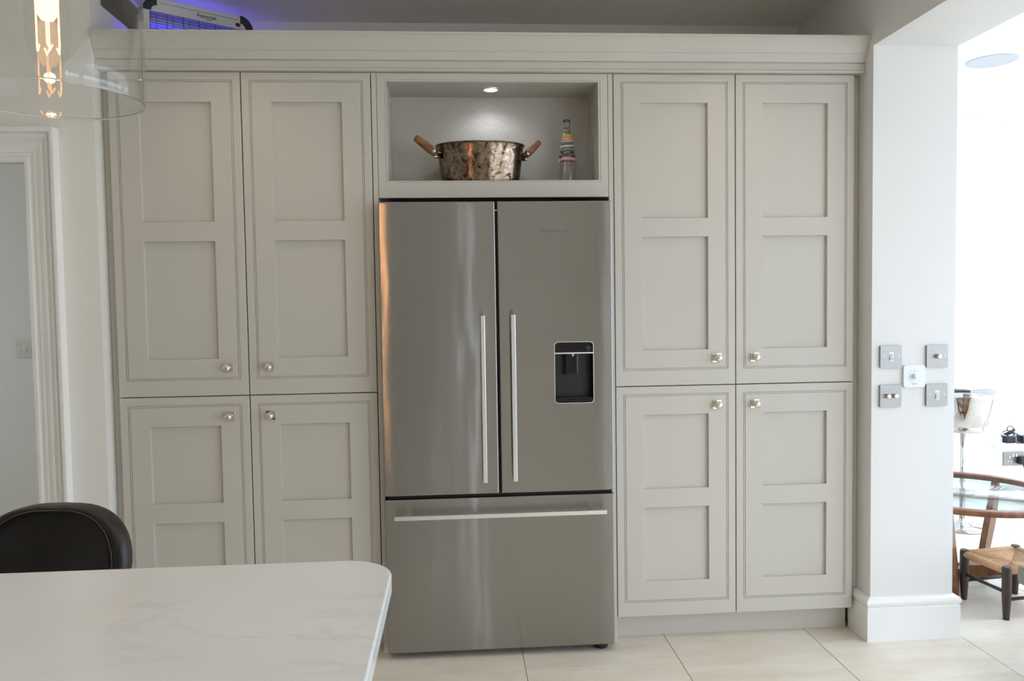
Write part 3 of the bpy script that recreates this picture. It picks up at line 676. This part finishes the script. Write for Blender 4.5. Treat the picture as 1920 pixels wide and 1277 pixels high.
mb.build('glass', M['bottle'], bot)
text('lettering', 'evian', .021, M['redink'], bot, (bc[0]-.004, bc[1]-.0386, 1.908), wrap=.0384)
o = text('lettering', 'Paul Smith', .0075, M['ink'], bot, (bc[0]-.006, bc[1]-.0372, 1.926), wrap=.0368)

# ------------------------------------------------------------------ insect killer on top of the cabinets
ZT, ZB = 2.5587, 2.2760
th = math.radians(36.1); ux = Vector((math.cos(th), math.sin(th), 0)); dv = Vector((-math.sin(th), math.cos(th), 0))
zo = Vector((-.7974, .15, 0)) + ux*(-.083); zo.z = ZB
MZ = Matrix(((ux.x, dv.x, 0, zo.x), (ux.y, dv.y, 0, zo.y), (0, 0, 1, ZB), (0, 0, 0, 1)))
zk = thing('insect_killer', 'white and black electric insect killer with blue tubes on the cabinet top', 'insect killer', tuple(zo))
WL, HH, DD = .428, ZT-ZB, .085
def zpart(name, mb, m_): return mb.xf(MZ).build(name, m_, zk)
mb = MB(); ol = rrect(0, WL, 0, HH, .050, 7); il = rrect(.022, WL-.022, .046, HH-.052, .004, 7); m_ = len(ol)
for y in (0, DD): mb.add([(p_, y, q_) for p_, q_ in ol]+[(p_, y, q_) for p_, q_ in il], [(j, (j+1) % m_, m_+(j+1) % m_, m_+j) for j in range(m_)])
mb.add([(p_, 0, q_) for p_, q_ in ol]+[(p_, DD, q_) for p_, q_ in ol], [(j, (j+1) % m_, m_+(j+1) % m_, m_+j) for j in range(m_)])
mb.add([(p_, 0, q_) for p_, q_ in il]+[(p_, DD, q_) for p_, q_ in il], [(j, (j+1) % m_, m_+(j+1) % m_, m_+j) for j in range(m_)])
zpart('housing', mb, M['housing'])
mb = MB(); mb.box(.060, WL-.060, -.0006, .001, HH-.0165, HH-.0150); zpart('seam', mb, M['etch'])
def corner(cx, cz, a0):
    mb = MB(); n = 8; pin = []; pout = []
    for i in range(n+1):
        a = math.radians(a0 + 90*i/n); pout.append((cx+.0525*math.cos(a), cz+.0525*math.sin(a))); pin.append((cx+.022*math.cos(a), cz+.022*math.sin(a)))
    return mb.prism(pout + pin[::-1], 'Y', -.004, DD+.004)
for cx, cz, a0 in ((.050, .050, 180), (WL-.050, .050, 270), (WL-.050, HH-.050, 0), (.050, HH-.050, 90)): zpart('corner_bumper', corner(cx, cz, a0), M['blackmatte'])
mb = MB()
for i in range(7):
    x = .026 + i*.0628; mb.box(x-.0011, x+.0011, .006, .0082, .044, HH-.050)
for i in range(7):
    x = .055 + i*.0628; mb.box(x-.0008, x+.0008, .024, .0255, .044, HH-.050)
z = .052
while z < HH-.055:
    mb.box(.02, WL-.02, .0072, .0092, z, z+.0015); z += .0105
o = zpart('wire_grid', mb, M['etch']); stuff(o)
for z in (.095, .190): zpart('uv_tube', MB().tube([(.03, .046, z), (WL-.03, .046, z)], .011, 14), M['uv'])
zpart('back_plate', MB().box(.02, WL-.02, DD-.006, DD-.002, .04, HH-.05), M['housing'])
zpart('red_switch', MB().lathe([(.0, -.0035), (.0085, -.003), (.0095, -.001), (.0095, .002)], (WL-.060, 0, HH-.036), 20, sx=1.15, sy=.8, axis='Y'), M['redbtn'])
lm_ = Matrix(((ux.x, 0, -dv.x), (ux.y, 0, -dv.y), (0, 1, 0)))
p_ = MZ @ Vector((.241, -.0008, HH-.0305)); text('brand_lettering', 'Aspectek', .0215, M['ink'], zk, tuple(p_), rotm=lm_)
p_ = MZ @ Vector((.250, -.0008, HH-.0420)); text('brand_caption', 'innovation', .0060, M['ink'], zk, tuple(p_), rotm=lm_)
pt = MZ @ Vector((WL/2, DD+.03, .20)); light('uv_glow', 'AREA', tuple(MZ @ Vector((WL/2, DD+.006, .17))), (H, 0, th+math.pi), 1.1, (.14, .12, 1.0), shape='RECTANGLE', size=.38, size_y=.16)

# ------------------------------------------------------------------ pendant lamp
lc = (-.244, -1.946, 1.650)
pl = thing('pendant_lamp', 'clear glass cylinder pendant lamp with glowing filament bulb hanging over the island', 'lamp', lc)
def out(rad, t): return rad
prof_o = [(.1165, 0), (.1185, .004), (.1195, .012), (.1200, .030), (.1200, .225), (.1180, .255), (.1100, .280), (.094, .298), (.070, .310), (.045, .316), (.030, .318)]
prof_i = [(r_-.0028, z_-.0015 if z_ > .2 else z_) for r_, z_ in prof_o][::-1]
mb = MB().lathe(prof_o + prof_i + [prof_o[0]], lc, 72); mb.build('glass_shade', M['shade'], pl)
mb = MB().lathe([(.1172+.0017*math.cos(a_), .0017+.0017*math.sin(a_)) for a_ in [2*math.pi*i/8 for i in range(9)]], lc, 72); mb.build('glass_rim', M['glass'], pl)
mb = MB().lathe([(.0, .305), (.040, .305), (.040, .322), (.022, .330), (.022, .385), (.010, .395), (.0, .395)], lc, 28); mb.build('cap', M['brass'], pl)
mb = MB().tube([(lc[0], lc[1], lc[2]+.39), (lc[0], lc[1], CZ-.02)], .0035, 8); mb.build('cord', M['wire'], pl)
mb = MB().lathe([(.0, -.03), (.045, -.028), (.055, -.015), (.055, 0)], (lc[0], lc[1], CZ), 28); mb.build('ceiling_rose', M['brass'], pl)
mb = MB().lathe([(.0, .215), (.016, .215), (.019, .225), (.019, .305), (.0, .305)], lc, 20); mb.build('socket', M['brass'], pl)
mb = MB().lathe([(.0, .046), (.010, .0475), (.019, .053), (.0245, .064), (.0275, .085), (.0280, .120), (.0250, .160), (.0190, .195), (.0150, .218)], lc, 32); bulb = mb.build('bulb', M['bulb'], pl)
mb = MB()
for i in range(4):
    a = math.radians(20 + 90*i); a2 = a + math.radians(30)
    x, y = lc[0]+.0135*math.cos(a), lc[1]+.0135*math.sin(a); x2, y2 = lc[0]+.0115*math.cos(a2), lc[1]+.0115*math.sin(a2)
    mb.tube([(x, y, lc[2]+.190), (x, y, lc[2]+.074), (lc[0]+.0130*math.cos(a+.25), lc[1]+.0130*math.sin(a+.25), lc[2]+.066), (x2, y2, lc[2]+.074)], .0011, 6)
mb.build('filament', M['filament'], pl)
mb = MB().lathe([(.0, .108), (.008, .110), (.013, .118), (.015, .135), (.013, .170), (.0, .195)], lc, 18); mb.build('bloom_stem', M['bulb_bloom'], pl)  # emissive stem added to stand in for the bloom at the bulb top

# ------------------------------------------------------------------ island and stool
IX1, IY1, IY0, IX0 = .193, -1.712, -2.78, -1.95
isl = thing('kitchen_island', 'kitchen island with white veined quartz worktop and rounded corner in the foreground', 'island', ((IX0+IX1)/2, (IY0+IY1)/2, 0))
mb = MB(); ol = []
for cx, cy, a0, rr in ((IX1-.085, IY0+.03, -90, .03), (IX1-.085, IY1-.085, 0, .085), (IX0+.085, IY1-.085, 90, .085), (IX0+.03, IY0+.03, 180, .03)):
    cx = IX1-rr if a0 in (-90, 0) else IX0+rr
    for i in range(13):
        a = math.radians(a0+90*i/12); ol.append((cx+rr*math.cos(a), cy+rr*math.sin(a)))
m_ = len(ol); cxm, cym = (IX0+IX1)/2, (IY0+IY1)/2
def ins(p_, d): # inset towards centre along both axes
    return (p_[0] - math.copysign(min(d, abs(p_[0]-cxm)), p_[0]-cxm), p_[1] - math.copysign(min(d, abs(p_[1]-cym)), p_[1]-cym))
layers = [(.0025, .889), (.0, .8915), (.0, .9170), (.0010, .9190), (.003, .920)]
vs = [(*ins(q, d), z) for d, z in layers for q in ol]
mb.add(vs, [(i*m_+j, i*m_+(j+1) % m_, (i+1)*m_+(j+1) % m_, (i+1)*m_+j) for i in range(len(layers)-1) for j in range(m_)]+[tuple(range(m_)), tuple(range(4*m_, 5*m_))])
mb.build('worktop', M['quartz'], isl)
mb = MB(); mb.box(IX0+.03, IX1-.013, IY0+.04, -2.08, .09, .889); mb.build('body', M['island'], isl)
MB().box(IX0+.06, IX1-.05, IY0+.09, -2.12, 0, .09).build('plinth', M['island'], isl)
for i in range(3):
    xa = IX0+.05 + i*.69; d = MB().box(xa, xa+.66, -2.08, -2.062, .11, .87, .002).build('back_panel', M['island'], isl)

sc0 = (-.598, -1.50, 0)
st = thing('bar_stool', 'dark brown leather bar stool with rounded back tucked behind the white island', 'stool', sc0)
def backshape(hw, z0, z1, rc, y0, th_, inset=0, n=40, bulge=0.0):
    """rounded back board curved about the sitter; returns MB (local around sc0)"""
    ol = []
    zt = z1-inset*.27; w = hw-inset
    ol.append((w*.86, z0+inset)); 
    for i in range(15):   # superellipse top
        a = math.radians(90*i/14); ol.append((w*math.cos(a)**(2/2.9), zt-rc+rc*math.sin(a)**(2/2.3)))
    full = ol + [(-x, z) for x, z in reversed(ol)]
    res = []
    for x, z in full:
        u = x; res.append((u, y0 - 0.9*u*u + .12*(z-z0), z))
    return res
RZ = math.radians(-7)
MR = Matrix.Translation(sc0) @ Matrix.Rotation(RZ, 4, 'Z')
def loft(loops, smooth=True, cap=True):
    mb = MB(); m_ = len(loops[0]); mb.add([v for l in loops for v in l], [(i*m_+j, i*m_+(j+1) % m_, (i+1)*m_+(j+1) % m_, (i+1)*m_+j) for i in range(len(loops)-1) for j in range(m_)], smooth)
    if cap:
        mb.f.append(tuple(range(m_))); mb.sm.append(True); mb.f.append(tuple(range((len(loops)-1)*m_, len(loops)*m_))); mb.sm.append(True)
    return mb
HW, BZ0, BZ1, RC = .175, .60, .935, .120
def sh(loop, dy): return [(x, y+dy, z) for x, y, z in loop]
L0 = backshape(HW, BZ0, BZ1, RC, .16, 0)
def insl(d): return backshape(HW, BZ0, BZ1, RC, .16, 0, d)
loops = [sh(insl(.060), .004), sh(insl(.036), -.002), sh(insl(.030), -.010), sh(insl(.024), -.014), sh(insl(.010), -.012), sh(insl(.002), -.002), sh(insl(0), .012), sh(insl(.003), .030), sh(insl(.014), .040), sh(insl(.05), .046)]
loft(loops).xf(MR).build('backrest', M['leather'], st)
mb = MB(); pp = sh(insl(.029), -.0135); mb.tube(pp[:], .0016, 6, cap=False); mb.xf(MR).build('piping', M['stitch'], st)
pad = [sh(insl(.031), .0), sh(insl(.034), -.008), sh(insl(.045), -.013), sh(insl(.085), -.012)]
mb = MB(); 
mb.lathe([(.0, .600), (.165, .600), (.195, .610), (.205, .635), (.198, .662), (.165, .672), (.0, .668)], (0, .0, 0), 36); mb.xf(MR).build('seat', M['leather'], st)
for a in (45, 135, 225, 315):
    c_, s_ = math.cos(math.radians(a)), math.sin(math.radians(a))
    MB().tube([(.13*c_, .13*s_, .60), (.21*c_, .21*s_, 0)], [.018, .012], 12).xf(MR).build('leg', M['woodlegs'], st)
mb = MB()
for a in (45, 135, 225, 315):
    c_, s_ = math.cos(math.radians(a)), math.sin(math.radians(a)); c2, s2 = math.cos(math.radians(a+90)), math.sin(math.radians(a+90))
    mb.tube([(.177*c_, .177*s_, .25), (.177*c2, .177*s2, .25)], .008, 8)
mb.xf(MR).build('footrest', M['satin'], st)

# ------------------------------------------------------------------ switches on the pier
def plate(name, label, cat, cx, cz, kind, y=PYF, group=None, w=.0865, white=False):
    t = thing(name, label, cat, (cx, y, cz-w/2), group); MP = M['plate'] if y < 0 else M['hallplate_lightened']
    d = .0095 if not white else .011
    mb = MB(); bm = bmesh.new(); bmesh.ops.create_cube(bm, size=1)
    for v in bm.verts: v.co = (cx+v.co.x*w, y-d/2+v.co.y*d, cz+v.co.z*w)
    front = [e for e in bm.edges if all(v.co.y < y-d*.5 for v in e.verts)]; side = [e for e in bm.edges if abs(e.verts[0].co.y-e.verts[1].co.y) > d*.5]
    bmesh.ops.bevel(bm, geom=side, offset=.0016 if not white else .004, segments=3, affect='EDGES')
    mb.bm(bm); mb.build('face_plate', M['screen'] if white else MP, t)
    yf = y-d
    if not white:
        for sx_ in (-.0302, .0302): MB().lathe([(.0, -.0006), (.0030, -.0006), (.0034, 0)], (cx+sx_, yf, cz), 14, axis='Y').build('screw', M['chrome'], t)
    def knob(kx, kz, r0, r1, h, m_): MB().lathe([(r0, 0), (r0, -h*.75), (r1, -h*.95), (r1*.8, -h), (.0, -h)], (kx, yf, kz), 24, axis='Y').build('knob', m_, t)
    if kind == 'rocker':
        MB().box(cx-.0085, cx+.0085, yf-.0012, yf+.001, cz-.0165, cz+.0165, .0006).build('surround', M['satin'], t)
        rk = MB(); rk.add([(cx-.0065, yf-.0010, cz+.0145), (cx+.0065, yf-.0010, cz+.0145), (cx+.0065, yf-.0050, cz-.0145), (cx-.0065, yf-.0050, cz-.0145), (cx-.0065, yf+.001, cz+.0145), (cx+.0065, yf+.001, cz+.0145), (cx+.0065, yf+.001, cz-.0145), (cx-.0065, yf+.001, cz-.0145)],
                              [(0,1,2,3),(0,4,5,1),(1,5,6,2),(2,6,7,3),(3,7,4,0)]); rk.build('rocker', MP, t)
    if kind == 'dimmer': knob(cx, cz, .0095, .0085, .018, M['nickel'])
    if kind == 'dimmer2':
        for q in (-.0155, .0135): knob(cx+q, cz, .0095, .0085, .018, M['nickel'])
    if kind == 'dial':
        knob(cx, cz, .0105, .0090, .016, M['screen'])
        mk = MB()
        for i in range(9):
            a = math.radians(225-33.75*i); x, z = cx+.024*math.cos(a), cz+.024*math.sin(a); mk.box(x-.0018, x+.0018, yf-.0003, yf+.0005, z-.0010, z+.0010)
        mk.box(cx-.011, cx+.011, yf-.0003, yf+.0005, cz-.0295, cz-.0275); mk.box(cx-.009, cx+.009, yf-.0003, yf+.0005, cz-.0335, cz-.0320)
        mk.build('dial_marks', M['blueink'], t)
        MB().lathe([(.0, -.0004), (.0016, -.0004), (.0016, .001)], (cx, yf, cz+.0185), 10, axis='Y').build('indicator', M['ink'], t)
    return t
G = 'brushed metal switch plates on the white pier'
plate('light_switch', 'brushed steel rocker switch, upper left of the plates on the white pier', 'switch', 2.0020, 1.130, 'rocker', group=G)
plate('dimmer_switch', 'brushed steel dimmer with a single round knob on the white pier', 'dimmer', 2.1905, 1.1285, 'dimmer', group=G)
plate('dimmer_switch', 'brushed steel double dimmer with two round knobs on the white pier', 'dimmer', 2.0020, .9760, 'dimmer2', group=G)
plate('light_switch', 'brushed steel rocker switch, lower right of the plates on the white pier', 'switch', 2.1905, .9755, 'rocker', group=G)
plate('dial_control', 'white square dial control in the middle of the five wall plates', 'dial', 2.0965, 1.0520, 'dial', white=True)
plate('light_switch', 'brushed steel switch plate on the pale hall wall beyond the doorway', 'switch', -1.893, 1.166, 'rocker', y=1.15)

# ------------------------------------------------------------------ sun room contents
sp = MB().lathe([(.0, -.004), (.098, -.004), (.108, -.005), (.112, -.003), (.112, -.0005)], (2.895, .625, SZ), 40)
tag(sp.build('ceiling_speaker', M['speaker']), 'round flat pale grey speaker set in the sun room ceiling', 'speaker')
# glass-topped coffee table
tc_ = (2.675, .465); TR = .425
tb = thing('coffee_table', 'round teak coffee table with glass top and curved legs behind the pier', 'table', (*tc_, 0))
MB().lathe([(TR-.052, .432), (TR-.004, .432), (TR, .436), (TR, .451), (TR-.003, .455), (TR-.046, .455), (TR-.052, .450), (TR-.052, .432)], (*tc_, 0), 72).build('rim', M['teak'], tb)
MB().lathe([(.0, .447), (TR-.053, .447), (TR-.053, .453), (.0, .453)], (*tc_, 0), 72).build('glass_top', M['tabletop'], tb)
for a in (36, 132, 228, 337):
    ca, sa = math.cos(math.radians(a)), math.sin(math.radians(a)); po = []; pi_ = []
    for i in range(15):
        t_ = i/14; z = .434*(1-t_)
        ro = .405 - .205*t_**1.9; wdt = .030 + .055*math.sin(t_*math.pi)**.9
        if t_ > .72: ri = ro - .085*(1-(t_-.72)/.28) - .02
        else: ri = ro - wdt
        po.append((ro, z)); pi_.append((max(.03, ri), z))
    out_ = po + pi_[::-1]
    mb = MB(); vs = []
    for w in (-.014, .014):
        for r_, z in out_: vs.append((tc_[0]+r_*ca-w*sa, tc_[1]+r_*sa+w*ca, z))
    m_ = len(out_); mb.add(vs, [(i, i+1, m_-2-i, m_-1-i) for i in range(14)] + [(m_+i, m_+i+1, 2*m_-2-i, 2*m_-1-i) for i in range(14)] + [(j, (j+1) % m_, m_+(j+1) % m_, m_+j) for j in range(m_)])
    mb.build('leg', M['teak'], tb)
for a in (36, 132, 228, 337):   # crossing stretchers that sweep down in the middle
    ca, sa = math.cos(math.radians(a)), math.sin(math.radians(a)); mb = MB(); top = []; bot_ = []
    for i in range(13):
        r_ = .19*i/12; zz = .065 + .030*(r_/.19)**2; top.append((r_, zz+.035)); bot_.append((r_, zz-.025))
    ol = top + bot_[::-1]; m_ = len(ol); vs = []
    for w in (-.012, .012):
        for r_, z in ol: vs.append((tc_[0]+r_*ca-w*sa, tc_[1]+r_*sa+w*ca, z))
    mb.add(vs, [(i, i+1, m_-2-i, m_-1-i) for i in range(12)] + [(m_+i, m_+i+1, 2*m_-2-i, 2*m_-1-i) for i in range(12)] + [(j, (j+1) % m_, m_+(j+1) % m_, m_+j) for j in range(m_)])
    mb.build('stretcher', M['teak'], tb)
# rush-seated stool
P_ = [Vector((2.594, .055, 0)), Vector((2.566, .294, 0)), Vector((2.832, .330, 0)), Vector((2.860, .091, 0))]
cs = sum(P_, Vector())/4
rs = thing('rush_stool', 'small dark wooden footstool with woven rush seat in front of coffee table', 'stool', tuple(cs))
for q in P_:
    MB().tube([(q.x, q.y, 0), (q.x, q.y, .02), (q.x, q.y, .10), (q.x, q.y, .216), (q.x, q.y, .226)], [.0125, .014, .0185, .0190, .0165], 14).build('leg', M['woodlegs'], rs)
for i in range(4):
    a, b = P_[i], P_[(i+1) % 4]; z = .115 if i % 2 == 0 else .085
    MB().tube([(a.x, a.y, z), (b.x, b.y, z)], .0075, 8).build('stretcher', M['woodlegs'], rs)
seat = link('seat', None, rs, tuple(cs))
for i in range(4):     # four woven triangles meeting in the middle, strands parallel to each rail
    a, b = P_[i], P_[(i+1) % 4]; mb = MB(); nst = 16
    for k_ in range(nst):
        t_ = k_/nst; pa = a.lerp(cs, t_) ; pb = b.lerp(cs, t_)
        pa.z = pb.z = .206 - .010*t_
        if k_ == 0:
            mid = (pa+pb)/2; mb.tube([pa, mid, pb], .0165, 10)
        else:
            mb.tube([pa, pb], .0052, 6)
    mb.build('woven_section', M['rush'], seat)
# grey-green upholstered seat at the frame edge
gx0, gy1 = 2.372, -.30
gs = thing('upholstered_bench', 'pale grey green upholstered seat cut off by the right edge of the photo', 'bench', (gx0+.35, gy1-.25, 0))
MB().box(gx0, gx0+.75, gy1-.45, gy1, .290, .365, .018).build('seat', M['pebble'], gs)
for xa, ya in ((gx0+.15, gy1-.08), (gx0+.65, gy1-.08), (gx0+.15, gy1-.38), (gx0+.65, gy1-.38)):
    MB().tube([(xa, ya, 0), (xa, ya, .292)], [.012, .018], 10).build('leg', M['woodlegs'], gs)
# silver bucket on a stand
b0 = (3.25, 1.35, 0)
bk = thing('bucket_stand', 'polished chrome wine bucket on a tall thin stand near the bright window', 'bucket', b0)
MB().lathe([(.0, 0), (.128, 0), (.132, .006), (.126, .014), (.060, .024), (.022, .040), (.014, .060), (.0, .06)], b0, 44).build('base', M['chrome'], bk)
MB().tube([(b0[0], b0[1], .055), (b0[0], b0[1], .58)], .0145, 16).build('stem', M['chrome'], bk)
mb = MB().lathe([(.0, .572), (.104, .575), (.110, .582), (.113, .606), (.112, .610), (.122, .616), (.138, .660), (.154, .720), (.165, .775), (.171, .806), (.168, .808), (.160, .775), (.148, .716), (.132, .658), (.112, .620), (.0, .616)], b0, 56)
mb.v = [(x, y, z + (.010*math.cos(3*math.atan2(y-b0[1], x-b0[0])) if z > .77 else 0)) for x, y, z in mb.v]
mb.build('bucket', M['chrome'], bk)
mb = MB().prism([(3.175, 1.30), (3.25, 1.285), (3.262, 1.34), (3.20, 1.40)], 'Z', .617, .820)
tag(mb.build('dark_block', M['ink']), 'dark grey angular object standing inside the chrome bucket', 'block')
# socket, plug and chargers by the low window
sk_ = thing('power_socket', 'brushed steel double power socket under the sun room window sill', 'socket', (3.857, 1.75, .274))
MB().box(3.783, 3.931, 1.741, 1.75, .274, .360, .002).build('face_plate', M['plate'], sk_)
for cx in (3.825, 3.889):
    MB().box(cx-.0035, cx+.0035, 1.7396, 1.7412, .322, .337).build('pin_slot', M['paper'], sk_)
    for q in (-.011, .011): MB().box(cx+q-.004, cx+q+.004, 1.7396, 1.7412, .298, .306).build('pin_slot', M['paper'], sk_)
for cx in (3.846, 3.868): MB().box(cx-.006, cx+.006, 1.738, 1.7412, .330, .349, .001).build('rocker', M['paper'], sk_)
pg = thing('power_plug', 'black plug with thin cable in the double power socket', 'plug', (3.893, 1.70, .285))
MB().box(3.868, 3.925, 1.700, 1.7395, .285, .335, .010).build('plug_body', M['blackmatte'], pg)
MB().tube([(3.895, 1.715, .287), (3.897, 1.705, .26), (3.905, 1.70, .23), (3.925, 1.70, .19), (3.96, 1.70, .15), (4.0, 1.69, .05), (4.02, 1.66, .006)], .003, 8).build('cable', M['wire'], pg)
a1 = thing('power_adaptor', 'black power adaptor tangled with cable on the left of the low sill', 'charger', (3.812, 1.74, .424))
MB().box(3.782, 3.846, 1.715, 1.765, .424, .466, .006).build('adaptor_body', M['blackmatte'], a1)
import math as _m
pts = []
for i in range(64):
    t_ = i/63*6*math.pi; pts.append((3.815+.036*math.cos(t_)*(1+.25*math.sin(t_*.37)), 1.735+.02*math.sin(t_*.7), .468+.030*math.sin(t_)*(.6+.4*math.cos(t_*.31))+.022*i/63))
MB().tube(pts, .0030, 6).build('cable', M['wire'], a1)
MB().tube([(3.800, 1.74, .500), (3.805, 1.74, .522), (3.825, 1.74, .532), (3.842, 1.74, .520), (3.846, 1.74, .502), (3.83, 1.74, .492)], .0032, 8).build('cable_loop', M['wire'], a1)
MB().tube([(3.79, 1.735, .478), (3.82, 1.73, .492), (3.848, 1.735, .508)], [.010, .013, .008], 8).build('cable_wrap', M['wire'], a1)
a2 = thing('power_adaptor', 'black square power adaptor further right on the low sill by frame edge', 'charger', (3.92, 1.74, .424))
MB().box(3.884, 3.955, 1.712, 1.768, .424, .470, .006).build('adaptor_body', M['blackmatte'], a2)
MB().tube([(3.884, 1.74, .436), (3.868, 1.735, .432), (3.852, 1.725, .430), (3.84, 1.70, .428), (3.87, 1.685, .428), (3.93, 1.68, .4275), (3.99, 1.685, .4275)], .003, 8).build('cable', M['wire'], a2)
tag(MB().prism(rrect(2.66, 2.80, .44, .60, .03), 'Z', 0.0005, .022).build('white_case', M['paper']), 'flat white rounded case lying on the floor under the coffee table', 'case')
